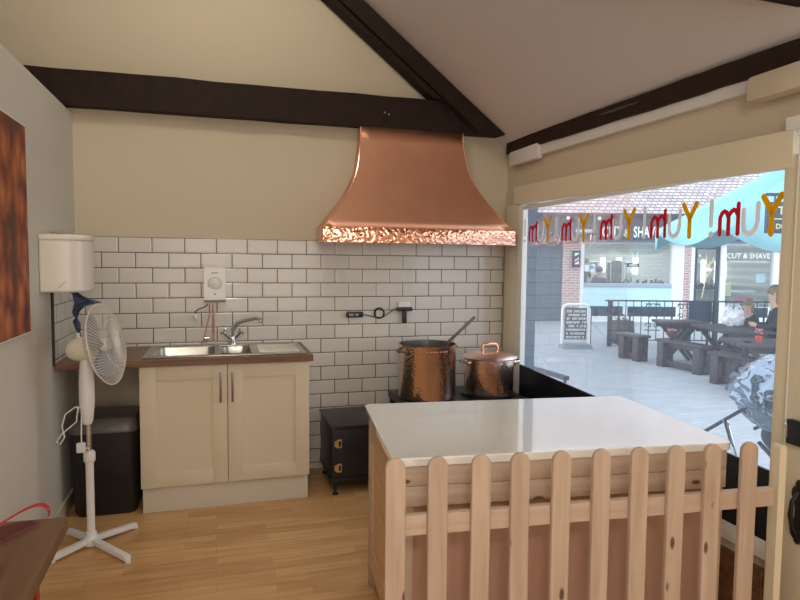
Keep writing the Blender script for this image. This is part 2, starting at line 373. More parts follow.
# window: frame, sill, glass
win = bpy.data.objects.new('window_1', None); C.objects.link(win); win['kind'] = 'structure'
MB().box(XW, XW+.04, -.235, -.06, .30, 1.90, .004).build('window_frame', 'cream_paint', win)
MB().box(XW, XW+.04, -.335, -.235, .30, 1.89, .004).build('window_frame', 'white_paint', win)
MB().box(XW+.00, XW+.10, -2.49, -2.425, .0, 1.90, .004).build('window_frame', 'cream_paint', win)
MB().box(XW+.0, XW+.11, -2.43, -.325, .305, .385, .004).build('window_sill', 'white_paint', win)
MB().box(XW+.0, XW+.012, -2.425, -.335, 1.852, 1.880, .002).build('window_bead', 'white_paint', win)
MB().box(XW+.014, XW+.020, -2.43, -.32, .385, 1.89).build('window_pane', 'glass', win)
struct('trim_3', MB().prism([(-.325, .385), (-2.425, .385), (-2.425, .672), (-.325, .745)], 'X', XW+.001, XW+.012), 'black_gloss')
# tiled splashback
struct('trim_4', MB().box(0, 2.955, -.012, 0, .872, 1.617).box(1.30, 2.955, -.012, 0, 0, .872), 'tile_xz')
struct('trim_5', MB().box(0, .012, -.61, -.012, .9, 1.617), 'tile_yz')
struct('trim_6', MB().box(0, .014, -.618, -.61, .9, 1.60), 'grout')

# beams
def rough_beam(mb, p0, p1, w_, h_, n=24, amp=.008, up=(0, 0, 1)):
    p0 = Vector(p0); p1 = Vector(p1); d = (p1-p0).normalized(); sd = d.cross(Vector(up)).normalized(); u = sd.cross(d)
    v = []; f = []
    for i in range(n+1):
        c = p0.lerp(p1, i/n)
        for k, (a, b) in enumerate(((-1, -1), (1, -1), (1, 1), (-1, 1))):
            q = c+sd*(a*w_/2)+u*(b*h_/2)
            e = noise.noise(q*5+Vector((k*9, 0, 0)))*amp
            v.append(q+u*e*b+sd*e*a*.5)
    for i in range(n):
        for k in range(4): f.append([i*4+k, i*4+(k+1) % 4, i*4+4+(k+1) % 4, i*4+4+k])
    f += [[3, 2, 1, 0], [n*4, n*4+1, n*4+2, n*4+3]]
    mb._add(v, f); return mb
tb = MB(); rough_beam(tb, (-2.6, -.045, 2.510), (2.92, -.045, 2.518), .09, .215)
tie = thing('tie_beam', 'dark tie beam running level across the end wall above the copper hood', 'beam', (0, 0, 2.40))
tb.build('timber', 'beam', tie)
for k, x in enumerate((2.52, 2.58, 2.64, 1.98, 2.01)):
    MB().cyl((x, -.1, 2.50+.01*(k % 2)), (x, -.086, 2.50+.01*(k % 2)), .006, 8).build('bolt', 'chrome', tie)
ra = MB().prism([(2.872, 2.405), (0, 4.605), (0, 4.485), (2.68, 2.405)], 'Y', -.17, -.092)
raf = thing('rafter', 'dark sloping rafter rising along the edge of the end wall', 'beam', (2.83, -.1, 2.40))
ra.build('timber', 'beam', raf)
ra = MB().prism([(2.44, 2.632), (0, 4.55), (0, 4.462), (2.328, 2.632)], 'Y', -.13, -.02); ra.build('batten', 'beam', raf)
pl_ = MB(); v = []
n = 60; f = []
for i in range(n+1):
    y = -.07-6.4*i/n; zb = 2.285-.0227*abs(y)+.008*noise.noise(Vector((0, y*4, 3))); zt = 2.372-.0195*abs(y)+.006*noise.noise(Vector((0, y*5, 9)))
    v += [(XW-.01, y, zb), (XW+.1, y, zb), (XW+.1, y, zt), (XW-.01, y, zt)]
for i in range(n):
    for k in range(4): f.append([i*4+k, i*4+(k+1) % 4, i*4+4+(k+1) % 4, i*4+4+k])
pl_._add(v, f+[[3, 2, 1, 0], [n*4, n*4+1, n*4+2, n*4+3]])
wp = thing('wall_plate_beam', 'rough dark beam along the eaves above the shop window', 'beam', (XW, 0, 2.28))
pl_.build('timber', 'beam', wp)
ch = MB(); v = []; f = []
for i in range(17):
    y = -1.22-.36*i/16; hgt = .006*(1-abs(i/8-1))**.6+.0005
    zc = 2.350-.022*abs(y)+.0015*math.sin(i*1.7)-.010
    v += [(XW-.0135, y, zc-hgt), (XW-.0135, y, zc+hgt*1.3)]
for i in range(16): f.append([2*i, 2*i+1, 2*i+3, 2*i+2])
ch._add(v, f); ch.build('chipped_patch', 'beam_raw', wp, solid=.002).__setitem__('label', 'bare pale patch of chipped wood')
tb2 = MB(); rough_beam(tb2, (-2.6, -2.60, 2.545), (2.93, -2.60, 2.545), .18, .27)
tag(tb2.build('tie_beam', 'beam'), 'dark tie beam overhead, its underside crossing the corner above the door', 'beam')
tag(MB().box(XW-.02, XW+.03, -.55, -.13, 2.180, 2.288, .02).build('beam_bearing_pad', 'ceil'), 'cream plastered bearing pad under the eaves beam at the hood corner', 'bearing pad', 'plastered bearing pads')
tag(MB().box(XW-.06, XW+.02, -2.90, -2.28, 2.125, 2.228, .025).build('beam_bearing_pad', 'cream'), 'cream plastered bearing pad under the eaves beam beside the door', 'bearing pad', 'plastered bearing pads')

# door in the window wall
door = bpy.data.objects.new('door_1', None); C.objects.link(door); door['kind'] = 'structure'
MB().box(XW-.012, XW+.03, -3.40, -2.492, .01, 1.985, .003).build('door_leaf', 'cream_paint', door)
MB().box(XW-.012, XW+.1, -2.60, -2.43, 1.99, 2.04, .003).build('door_frame', 'white_paint', door)
lk = MB().box(XW-.035, XW-.012, -2.66, -2.522, .815, .908, .004).build('rim_lock', 'black_metal', door)
MB().box(XW-.037, XW-.010, -2.522, -2.514, .815, .835).box(XW-.037, XW-.010, -2.522, -2.514, .885, .905).build('strike_plate', 'chrome', lk)
hp = MB()
for (y, z, s_) in ((-2.55, .645, .018), (-2.545, .61, .028), (-2.55, .575, .02), (-2.552, .54, .016), (-2.55, .505, .02), (-2.545, .468, .028), (-2.55, .44, .016)):
    hp.sphere((XW-.016, y, z), 1, (.006, s_, s_*1.2), 12)
hp.box(XW-.02, XW-.012, -2.566, -2.536, .44, .645, .003)
hp.tube([(XW-.02, -2.55, .62), (XW-.05, -2.55, .59), (XW-.055, -2.55, .54), (XW-.045, -2.55, .49), (XW-.02, -2.55, .465)], [.006, .007, .009, .007, .006], 8)
bmesh.ops.translate(hp.bm, vec=(0, -.022, .022), verts=hp.bm.verts); hp.build('pull_handle', 'black_metal', door)
MB().box(XW-.0135, XW-.011, -2.497, -2.492, .01, 1.985).build('edge_strip', 'white_paint', door)

# ================================================================ WINDOW LETTERS
def stroke(mb, pts, r, x):
    """flat rounded vinyl stroke on the pane, points in (y, z)"""
    q = [Vector((0, p[0], p[1])) for p in pts]
    P = []; n = 14
    ext = []
    d0 = (q[0]-q[1]).normalized(); d1 = (q[-1]-q[-2]).normalized()
    for a in (1, .92, .7, .38): ext.append((q[0]+d0*r*a, r*math.sqrt(max(0.003, 1-a*a))))
    for p in q: ext.append((p, r))
    for a in (.38, .7, .92, 1): ext.append((q[-1]+d1*r*a, r*math.sqrt(max(.003, 1-a*a))))
    t = MB(); t.tube([e[0] for e in ext], [e[1] for e in ext], 10)
    bmesh.ops.scale(t.bm, vec=(.06, 1, 1), verts=t.bm.verts)
    t.bm.verts.index_update()
    mb.merge(t.bm, T((x, 0, 0)))
XL = XW+.012
words = [(-.345, -.455, -.562, -.654, .000), (-.757, -.880, -.980, -1.070, -.006), (-1.178, -1.290, -1.385, -1.490, -.010),
         (-1.612, -1.712, -1.827, -1.925, -.014), (-2.054, -2.150, -2.262, -2.362, -.018)]
ordn = ['first', 'second', 'third', 'fourth', 'fifth']
for i, (ye, ym, yu, yy, dz) in enumerate(words):
    z0 = 1.622+dz; ye -= .006; ym -= .006; yu -= .006; yy -= .006
    k = 'word, counted from the hood corner'
    mb = MB(); stroke(mb, [(ye, z0+.052), (ye, z0+.155)], .012, XL); stroke(mb, [(ye, z0+.012), (ye-.001, z0+.013)], .013, XL)
    tag(mb.build('window_letter', 'let_grey'), f'pale grey exclamation mark on the window, {ordn[i]} one from the hood corner', 'window letter', 'letters on the window pane')
    mb = MB(); s_ = 1
    # m (read from outside: stem towards the low-y side)
    L, R = ym-.050, ym+.046
    stroke(mb, [(L, z0+.132), (L, z0+.010)], .011, XL)
    stroke(mb, [(L, z0+.085), (L+.012, z0+.105), (L+.024, z0+.110), (L+.036, z0+.103), (ym, z0+.085), (ym, z0+.010)], .011, XL)
    stroke(mb, [(ym, z0+.080), (ym+.012, z0+.102), (ym+.024, z0+.107), (ym+.036, z0+.098), (R, z0+.080), (R, z0+.010)], .011, XL)
    tag(mb.build('window_letter', 'let_red'), f'red mirrored letter m on the window, {ordn[i]} one from the hood corner', 'window letter', 'letters on the window pane')
    mb = MB()
    stroke(mb, [(yu+.034, z0+.105), (yu+.034, z0+.04), (yu+.026, z0+.016), (yu+.008, z0+.006), (yu-.012, z0+.010), (yu-.028, z0+.03), (yu-.034, z0+.055), (yu-.036, z0+.125)], .011, XL)
    tag(mb.build('window_letter', 'let_grey'), f'pale grey mirrored letter u on the window, {ordn[i]} one from the hood corner', 'window letter', 'letters on the window pane')
    mb = MB()
    stroke(mb, [(yy+.040, z0+.150), (yy, z0+.085), (yy, z0+.003)], .013, XL); stroke(mb, [(yy-.040, z0+.150), (yy, z0+.085)], .013, XL)
    tag(mb.build('window_letter', 'let_yel'), f'yellow letter Y on the window, {ordn[i]} one from the hood corner', 'window letter', 'letters on the window pane')

# ================================================================ SINK UNIT
WT = .91
# worktop with a hole for the bowls
wt = MB(); bx0, bx1, bx2, bx3, by0, by1 = .49, .835, .875, 1.05, -.50, -.13
z0, z1 = WT-.038, WT
wt.box(.014, 1.408, -.612, by0-.005, z0, z1).box(.014, 1.408, by1+.005, -.013, z0, z1).box(.014, bx0-.005, by0-.005, by1+.005, z0, z1).box(bx3+.005, 1.408, by0-.005, by1+.005, z0, z1)
tag(wt.build('worktop', 'worktop'), 'dark walnut block worktop over the cream sink cabinet', 'worktop')
cab = thing('sink_cabinet', 'cream two-door shaker sink cabinet under the walnut worktop', 'cabinet', (.9, -.3, 0))
c = MB(); z_b, z_t = .155, WT-.039
c.box(.425, .443, -.555, -.02, z_b, z_t).box(1.372, 1.390, -.555, -.02, z_b, z_t).box(.443, 1.372, -.555, -.02, z_b, z_b+.018).box(.443, 1.372, -.035, -.02, z_b, z_t-.2)
c.build('carcass', 'cab', cab)
MB().box(.43, 1.385, -.535, -.517, 0, .153, .002).box(1.367, 1.385, -.517, -.03, 0, .153).box(.43, .448, -.517, -.03, 0, .153).build('plinth', 'plinth', cab)
def shaker(x0, x1, zz0, zz1, hx):
    d = MB(); y0, y1 = -.577, -.557; fr = .085
    d.box(x0, x0+fr, y0, y1, zz0, zz1, .002).box(x1-fr, x1, y0, y1, zz0, zz1, .002).box(x0+fr-.001, x1-fr+.001, y0, y1, zz1-fr, zz1, .002).box(x0+fr-.001, x1-fr+.001, y0, y1, zz0, zz0+fr, .002)
    d.box(x0+fr-.01, x1-fr+.01, y0+.008, y1, zz0+fr-.01, zz1-fr+.01)
    o = d.build('door', 'cab', cab)
    MB().box(hx-.006, hx+.006, -.604, -.592, .645, .822, .002).cyl((hx, -.595, .665), (hx, -.576, .665), .005, 8).cyl((hx, -.595, .80), (hx, -.576, .80), .005, 8).build('handle', 'handle', o)
shaker(.426, .9055, .160, .866, .868); shaker(.9085, 1.389, .160, .866, .935)
# sink
snk = thing('kitchen_sink', 'stainless steel sink with one and a half bowls and a drainer', 'sink', (.9, -.31, WT))
s_ = MB(); zt = WT+.006; x0, x1, y0, y1 = .44, 1.375, -.555, -.055
s_.box(x0, x1, y0, by0, WT+.001, zt, .0025).box(x0, x1, by1, y1, WT+.001, zt, .0025).box(x0, bx0, by0, by1, WT+.001, zt).box(bx1, bx2, by0, by1, WT+.001, zt).box(bx3, x1, by0, by1, WT+.001, zt)
s_.build('sink_deck', 'steel', snk)
def bowl(x0, x1, y0, y1, depth, name):
    mb = MB(); r = .045; n = 6
    def ring(ins, z):
        out = []; a0, a1, b0, b1 = x0+ins, x1-ins, y0+ins, y1-ins
        for cx, cy, st in ((a1-r, b1-r, 0), (a0+r, b1-r, 1), (a0+r, b0+r, 2), (a1-r, b0+r, 3)):
            for k in range(n+1):
                t = (st+k/n)*PI/2; out.append((cx+r*math.cos(t), cy+r*math.sin(t), z))
        return out
    # flat collar joining the square cut-out to the rounded bowl
    rings = [ring(-.002, WT+.004), ring(.002, WT-.01), ring(.010, WT-depth+.03), ring(.03, WT-depth), ring(min(x1-x0, y1-y0)/2-.05, WT-depth-.003)]
    v = [p for rg in rings for p in rg]; m = len(rings[0]); f = []
    for i in range(len(rings)-1):
        for k in range(m): f.append([i*m+k, i*m+(k+1) % m, (i+1)*m+(k+1) % m, (i+1)*m+k])
    f.append([(len(rings)-1)*m+k for k in range(m)])
    mb._add(v, f, True)
    mb.lathe([(.012, 0), (.032, 0), (.032, .004), (.012, .004)], 16, ((x0+x1)/2, (y0+y1)/2, WT-depth-.001))
    o = mb.build(name, 'steel', snk, solid=0)
    return o
bowl(bx0, bx1, by0, by1, .15, 'bowl'); bowl(bx2, bx3, by0+.03, by1-.03, .09, 'half_bowl')
dr = MB()
for k in range(7):
    y = -.46+k*.05; dr.obox((1.10, y, zt+.001), (1.345, y, zt+.001), .009, .004)
dr.build('drainer_ridges', 'steel', snk)
# tap
tap = thing('mixer_tap', 'chrome mixer tap with two crosshead levers behind the sink', 'tap', (.945, -.095, zt))
bxx, byy = .945, -.095
MB().lathe([(.030, 0), (.030, .008), (.022, .02), (.020, .05), (.016, .06)], 24, (bxx, byy, zt+.0005)).build('tap_body', 'chrome', tap)
MB().tube([(bxx, byy, zt+.05), (bxx+.005, byy-.005, zt+.10), (bxx+.03, byy-.03, zt+.14), (bxx+.075, byy-.07, zt+.165), (bxx+.15, byy-.12, zt+.185), (bxx+.175, byy-.14, zt+.180), (bxx+.18, byy-.145, zt+.155)], [.016, .016, .015, .014, .013, .013, .016], 12).build('spout', 'chrome', tap)
for sx_ in (-1, 1):
    h_ = MB(); p0 = Vector((bxx, byy, zt+.03)); p1 = p0+Vector((sx_*.055, -.01, .055)); h_.tube([p0, p0.lerp(p1, .5), p1], [.014, .011, .012], 12)
    dd = (p1-p0).normalized(); aa = dd.orthogonal().normalized(); bb = dd.cross(aa)
    for a in range(4):
        t = a*PI/2; h_.tube([p1, p1+(aa*math.cos(t)+bb*math.sin(t))*.024+dd*.004], [.006, .007], 8)
    h_.build('tap_lever', 'chrome', tap)
# water heater
wh = thing('water_heater', 'white wall-mounted water heater on the tiles above the sink', 'water heater', (.835, -.05, 1.17))
MB().prism([(-.013, 1.205), (-.06, 1.195), (-.10, 1.215), (-.085, 1.42), (-.06, 1.44), (-.013, 1.445)], 'X', .770, .905).build('casing', 'white_plastic', wh)
dl = MB(); mt = T((.838, -.097, 1.32)) @ rx(PI/2+.06); dl.lathe([(.036, -.006), (.036, .004), (.032, .006)], 28, mt=mt); dl.build('dial', 'white_plastic', wh)
mb = MB(); pts = [(.838+.042*math.cos(a*PI/10), -.0935, 1.32+.042*math.sin(a*PI/10)) for a in range(-7, 13)]; mb.tube(pts, .0016, 6); mb.box(.815, .860, -.0905, -.087, 1.388, 1.394); mb.cyl((.838, -.10, 1.253), (.838, -.094, 1.253), .006, 10); mb.build('dial_markings', 'grey_print', wh)
pipe = MB().tube([(.826, -.05, 1.18), (.826, -.045, 1.05), (.828, -.04, .93)], .008, 10).tube([(.803, -.04, 1.18), (.800, -.035, 1.1), (.760, -.03, .93)], .0035, 8)
pipe.build('supply_pipe', 'copper_plain', wh)
MB().tube([(.79, -.05, 1.18), (.775, -.04, 1.165), (.735, -.03, 1.15), (.715, -.03, 1.135), (.712, -.03, 1.115)], .0035, 8).build('flex', 'black_plastic', wh)
MB().sphere((.712, -.03, 1.095), .012, (1, 1, 1.8), 12).build('pull_toggle', 'white_plastic', wh)
MB().cyl((.77, -.028, .955), (.80, -.028, .955), .009, 10).cyl((.785, -.028, .955), (.785, -.028, .92), .006, 10).build('stop_valve', 'chrome', wh)

# power cord on the tiles
pc = thing('power_cord', 'black corded plug and oval inline box hanging on the tiles above the pots', 'cord', (1.95, -.02, 1.1))
mb = MB(); mb.box(1.727, 1.853, -.045, -.013, 1.075, 1.118, .014); mb.build('inline_box', 'black_plastic', pc)
mb = MB().box(1.745, 1.778, -.0475, -.0445, 1.087, 1.105, .001).box(1.79, 1.815, -.0475, -.0445, 1.087, 1.105, .001); mb.build('label_window', 'grey_print', pc)
mb = MB(); mb.tube([(1.85, -.025, 1.098), (1.90, -.025, 1.086), (1.95, -.025, 1.075), (1.995, -.025, 1.072), (2.04, -.025, 1.10), (2.075, -.025, 1.125), (2.105, -.03, 1.130)], .0035, 8)
mb.tube([(1.973+.036*math.cos(a*PI/10), -.022, 1.103+.036*math.sin(a*PI/10)) for a in range(20)], .006, 8, closed=True); mb.build('flex', 'black_plastic', pc)
mb = MB().box(2.10, 2.215, -.06, -.025, 1.118, 1.146, .008).box(2.143, 2.173, -.055, -.025, 1.03, 1.125, .006); mb.build('plug', 'black_plastic', pc)
mb = MB().box(2.115, 2.20, -.03, -.013, 1.12, 1.185, .004); mb.build('wall_socket', 'white_plastic', pc)

# ================================================================ COPPER HOOD
hood = thing('copper_hood', 'flared copper extractor hood over the pots', 'extractor hood', (2.2, 0, 1.59))
D0 = .29
Lp = [(1.815, 2.41), (1.810, 2.312), (1.800, 2.227), (1.786, 2.135), (1.766, 2.063), (1.735, 1.992), (1.681, 1.899), (1.613, 1.815), (1.565, 1.752), (1.522, 1.700)]
Rp = [(2.574, 2.41), (2.577, 2.312), (2.586, 2.227), (2.602, 2.135), (2.628, 2.063), (2.665, 1.992), (2.725, 1.899), (2.790, 1.815), (2.845, 1.752), (2.898, 1.700)]
def hdep(z): return .085+.205*max(0, (2.40-z)/.7)**1.6
hd = MB(); v = []; f = []; n = len(Lp); NX = 12
for i in range(n):
    dep = hdep(Lp[i][1])
    row = [(Lp[i][0], -.004, Lp[i][1])]
    for k in range(NX+1):
        u_ = k/NX; row.append((Lp[i][0]+(Rp[i][0]-Lp[i][0])*u_, -dep, Lp[i][1]))
    row.append((Rp[i][0], -.004, Rp[i][1])); v += row
m = NX+3
for i in range(n-1):
    for k in range(m-1): f.append([i*m+k, i*m+k+1, (i+1)*m+k+1, (i+1)*m+k])
hd._add(v, f, True)
hd.build('canopy', 'copper', hood, angle=50, solid=.003)
bd = MB(); x0, x1 = 1.515, 2.905
bd.box(x0, x1, -D0-.012, -D0, 1.600, 1.702, .003).box(x0, x0+.012, -D0, -.013, 1.60, 1.702, .002).box(x1-.012, x1, -D0, -.013, 1.60, 1.702, .002).box(x0, x1, -D0, -.005, 1.694, 1.702)
bd.build('hammered_band', 'copper_band', hood).__setitem__('label', 'shiny hammered copper band')
ed = MB(); pts = [(a+.0, -hdep(z)-.001, z) for a, z in Lp]; ed.tube(pts, .003, 8); ed.build('rolled_edge', 'copper_plain', hood); ed = MB()
pts = [(a+.0, -hdep(z)-.001, z) for a, z in Rp]; ed.tube(pts, .003, 8); ed.build('rolled_edge', 'copper_plain', hood)

# ================================================================ STOVE AND POTS
sf = thing('iron_cabinet', 'low black iron cabinet with two brass hinges standing on short turned legs', 'cabinet', (1.73, -.35, 0))
MB().box(1.525, 1.945, -.575, -.10, .43, .448, .004).build('top_plate', 'black_metal', sf)
MB().box(1.535, 1.935, -.56, -.11, .095, .43, .004).box(1.528, 1.94, -.566, -.105, .085, .108, .003).build('body', 'black_metal', sf)
d = MB().box(1.560, 1.925, -.568, -.559, .125, .415, .003).build('door', 'black_metal', sf)
for z in (.335, .18):
    MB().box(1.548, 1.560, -.574, -.566, z-.018, z+.018, .002).box(1.566, 1.594, -.574, -.567, z-.027, z+.027, .002).cyl((1.563, -.574, z-.022), (1.563, -.574, z+.022), .005, 8).build('hinge', 'brass', d)
    MB().box(1.573, 1.587, -.5755, -.5735, z-.016, z+.016).build('hinge_recess', 'black_metal', d)
for (x, y) in ((1.56, -.535), (1.91, -.535), (1.56, -.135), (1.91, -.135)):
    MB().lathe([(.018, 0), (.018, .01), (.009, .018), (.011, .05), (.022, .09)], 12, (x, y, 0)).build('leg', 'black_metal', sf)
st = thing('boiling_stove', 'black iron boiling stove carrying the two copper pots', 'stove', (2.42, -.35, 0))
ST = .555
MB().box(2.025, 2.885, -.615, -.09, ST-.05, ST, .004).build('hotplate', 'black_metal', st)
MB().box(2.03, 2.87, -.60, -.11, .10, .13, .004).build('lower_shelf', 'black_metal', st)
for (x, y) in ((2.05, -.57), (2.85, -.57), (2.05, -.13), (2.85, -.13)):
    MB().box(x-.02, x+.02, y-.02, y+.02, 0, ST-.05, .003).build('leg', 'black_metal', st)
for x in (2.3, 2.55):
    MB().cyl((x, -.62, ST-.025), (x, -.64, ST-.025), .02, 14).build('control_knob', 'black_plastic', st)
for x in (2.205, 2.665):
    rb = MB(); rb.lathe([(.15, 0), (.19, 0), (.19, .018), (.15, .018), (.15, 0)], 32, (x, -.40, ST), cap=False)
    for a in range(4): rb.obox((x+.15*math.cos(a*PI/2+.4), -.40+.15*math.sin(a*PI/2+.4), ST+.009), (x+.06*math.cos(a*PI/2+.4), -.40+.06*math.sin(a*PI/2+.4), ST+.009), .02, .018)
    rb.build('burner_ring', 'black_metal', st)
ZP = ST+.0185
def pot_handle(mb, c, ang, r, z, out=.045, wdt=.05):
    d = Vector((math.cos(ang), math.sin(ang), 0)); s = Vector((-math.sin(ang), math.cos(ang), 0)); c = Vector((c[0], c[1], z))
    pts = []
    for k in range(11):
        t = PI*k/10; pts.append(c+d*(r+out*math.sin(t))+s*(-wdt*math.cos(t))+Vector((0, 0, .012*math.sin(t))))
    mb.tube(pts, .006, 8)
    for e in (-1, 1): mb.sphere(c+d*r+s*e*wdt, .012, (1, 1, 1.5), 8)
pc1 = (2.205, -.42); R1 = .193; H1 = .357
p1 = thing('copper_stockpot', 'tall open hammered copper stockpot with a ladle in it', 'pot', (pc1[0], pc1[1], ZP))
MB().lathe([(.02, 0), (R1-.008, 0), (R1, .01), (R1, H1-.006), (R1+.005, H1), (R1-.001, H1)], 64, (pc1[0], pc1[1], ZP), cap=False).build('body', 'copper_pot', p1)
MB().lathe([(R1-.001, H1+.0005), (R1-.004, H1), (R1-.005, .02), (.0, .012)], 64, (pc1[0], pc1[1], ZP), cap=False).build('lining', 'steel', p1).__setitem__('label', 'tinned steel inside')
for a in (PI+.25, .25, ):
    mb = MB(); pot_handle(mb, pc1, a, R1, ZP+H1-.045); mb.build('handle', 'handle', p1)
mb = MB()
for k in range(7):
    a = -PI/2-.35+.12*k; mb.sphere((pc1[0]+R1*math.cos(a), pc1[1]+R1*math.sin(a), ZP+H1-.035), .005, seg=8)
mb.build('rivets', 'copper_plain', p1)
ld = thing('ladle', 'long grey metal ladle leaning out of the open stockpot', 'ladle', (2.31, -.40, ZP+.1))
a0, a1 = Vector((2.155, -.42, .76)), Vector((2.53, -.46, 1.108))
MB().obox(a0.lerp(a1, .06), a1, .022, .006, up=(0, 1, 0), bev=.001).build('handle', 'handle', ld)
mb = MB(); mb.lathe([(.001, -.028), (.025, -.02), (.038, .0), (.040, .01), (.037, .0), (.024, -.017), (.001, -.025)], 20, (a0.x-.01, a0.y, a0.z-.01), cap=False); mb.build('scoop', 'handle', ld)
pc2 = (2.665, -.42); R2 = .165; H2 = .245
p2 = thing('lidded_copper_pan', 'lidded copper casserole beside the window on the stove', 'pot', (pc2[0], pc2[1], ZP))
MB().lathe([(.02, 0), (R2-.008, 0), (R2, .01), (R2, H2), (R2-.003, H2), (R2-.003, .02), (.01, .015)], 64, (pc2[0], pc2[1], ZP), cap=False).build('body', 'copper_pot', p2)
lid = MB().lathe([(R2+.022, H2+.002), (R2+.026, H2+.008), (R2+.012, H2+.016), (R2*.7, H2+.036), (R2*.3, H2+.05), (.001, H2+.052)], 64, (pc2[0], pc2[1], ZP), cap=False).build('lid', 'copper_pot', p2)
lh = MB(); zt_ = ZP+H2+.045
lh.tube([(pc2[0]-.055, pc2[1], zt_-.003), (pc2[0]-.058, pc2[1], zt_+.03), (pc2[0]-.045, pc2[1], zt_+.048), (pc2[0], pc2[1], zt_+.052), (pc2[0]+.045, pc2[1], zt_+.048), (pc2[0]+.058, pc2[1], zt_+.03), (pc2[0]+.055, pc2[1], zt_-.003)], .009, 10)
lh.build('lid_handle', 'copper_plain', lid)
for a in (PI-.1, -.1):
    mb = MB(); pot_handle(mb, pc2, a, R2, ZP+H2-.03, .055, .045); mb.build('handle', 'chrome', p2)

# ================================================================ PINE COUNTER
isl = thing('pine_counter', 'raw pine counter with a glossy white top behind the picket fence', 'counter', (1.512, -1.612, 0), math.radians(-6.2))
W_, D_, H_ = 1.235, .742, .83
top = MB(); r = .03
poly = []
for cx, cy, st_ in ((W_-r+.02, .02-r, 0), (-.02+r, .02-r, 1), (-.02+r, -D_-.02+r, 2), (W_+.02-r, -D_-.02+r, 3)):
    for k in range(7): t = (st_+k/6)*PI/2; poly.append((cx+r*math.cos(t), cy+r*math.sin(t)))
top.prism(poly, 'Z', H_-.03, H_)
o = top.build('counter_top', 'white_top', isl, local=True)
bv = o.modifiers.new('bevel', 'BEVEL'); bv.width = .004; bv.segments = 3; bv.limit_method = 'ANGLE'; bv.angle_limit = math.radians(50)
ps = .055
for x in (0, W_-ps):
    for y in (-D_, -ps): MB().box(x, x+ps, y, y+ps, 0, H_-.031, .002).build('corner_post', 'pine_z', isl, local=True)
MB().box(0, W_, -D_-.012, -D_-.001, H_-.098, H_-.031, .002).build('front_board', 'pine', isl, local=True)
MB().box(0, W_, -D_-.012, -D_-.001, H_-.170, H_-.100, .002).build('front_board', 'pine', isl, local=True)
MB().box(ps, W_-ps, -D_+.02, -D_+.034, .12, H_-.171).build('front_panel', 'pine_panel', isl, local=True).__setitem__('label', 'pinkish recessed panel')
MB().box(ps, W_-ps, -D_+.004, -D_+.026, .07, .125, .002).build('bottom_rail', 'pine', isl, local=True)
for x, s1 in ((.004, 1), (W_-.026, 1)):
    MB().box(x, x+.022, -D_+ps, -ps, H_-.145, H_-.031, .002).build('side_board', 'pine_y', isl, local=True)
    MB().box(x, x+.022, -D_+ps, -ps, .10, .20, .002).build('side_rail', 'pine_y', isl, local=True)
    MB().box(x, x+.022, -.10, -ps, .20, H_-.145, .001).box(x, x+.022, -D_+ps, -D_+.10, .20, H_-.145, .001).box(x+.008, x+.018, -D_+.10, -.10, .2, H_-.145).build('side_panel', 'pine_y', isl, local=True)
MB().box(ps, W_-ps, -.026, -.006, .1, H_-.031).build('back_panel', 'pine_panel', isl, local=True)

# ================================================================ PICKET FENCE
fen = thing('picket_fence', 'raw pine picket fence with rounded tops closing off the counter', 'fence', (1.42, -2.50, 0), math.radians(-5))
def picket():
    mb = MB(); w2 = .0315; h = .880; poly = [(-w2, .03), (w2, .03)]
    for k in range(13): t = PI*k/12; poly.append((w2*math.cos(t), h-w2+w2*math.sin(t)))
    mb.prism(poly, 'Y', -.009, .009); return mb
base = None
for i in range(10):
    s0 = (-.040, .096, .233, .369, .508, .651, .793, .928, 1.072, 1.213)[i]
    if i == 0:
        base = picket().build('picket', 'pine_z', fen, local=True); o = base
        bv = o.modifiers.new('bevel', 'BEVEL'); bv.width = .003; bv.segments = 2; bv.limit_method = 'ANGLE'; bv.angle_limit = math.radians(50)
    else:
        o = base.copy(); C.objects.link(o); o.parent = fen
    o.location = (s0, -.014, .002-.0014*i); o.rotation_euler = (0, random.uniform(-.006, .006), 0)
for z in (.628, .10):
    MB().box(-.06, 1.335, -.004, .022, z, z+.064, .003).build('rail', 'pine', fen, local=True)
mb = MB(); w2 = .014; poly = [(-w2, .0), (w2, .0)]
for k in range(13): t = PI*k/12; poly.append((w2*math.cos(t), .84-w2+w2*math.sin(t)))
mb.prism(poly, 'Y', -.02, .02); o = mb.build('hinge_post', 'cream_paint', fen, local=True); o.location = (1.378, .03, 0)

# ================================================================ PEDESTAL FAN
fan = thing('pedestal_fan', 'white pedestal fan on a cross-shaped foot by the left wall', 'fan', (.222, -.89, 0))
fx, fy = .222, -.89
for ex, ey in ((.075, -1.03), (.428, -1.13), (.415, -.73), (.08, -.72)):
    mb = MB(); mb.obox((fx, fy, .035), (ex, ey, .022), .035, .026, bev=.004); mb.box(ex-.012, ex+.012, ey-.012, ey+.012, 0, .012, .003); mb.build('foot', 'fan_white', fan)
MB().lathe([(.034, .008), (.034, .05), (.026, .06), (.026, .075), (.020, .08)], 24, (fx, fy, 0)).build('hub', 'fan_white', fan)
MB().cyl((fx, fy, .07), (fx, fy, .46), .019, 20).build('lower_pole', 'fan_white', fan)
MB().lathe([(.022, 0), (.028, .01), (.028, .05), (.020, .06)], 20, (fx, fy, .44)).build('pole_collar', 'fan_white', fan)
MB().cyl((fx, fy, .49), (fx, fy, .70), .011, 16).build('upper_pole', 'chrome', fan).__setitem__('label', 'chrome upper pole')
mb = MB(); mb.lathe([(.020, .64), (.027, .66), (.036, .75), (.036, .85), (.030, .95), (.022, .985)], 20, (0, 0, 0)); bmesh.ops.scale(mb.bm, vec=(1, 1.2, 1), verts=mb.bm.verts); bmesh.ops.translate(mb.bm, vec=(fx-.005, fy, 0), verts=mb.bm.verts)
mb.build('control_column', 'fan_white', fan)
nrm = Vector((.955, -.23, .20)).normalized()
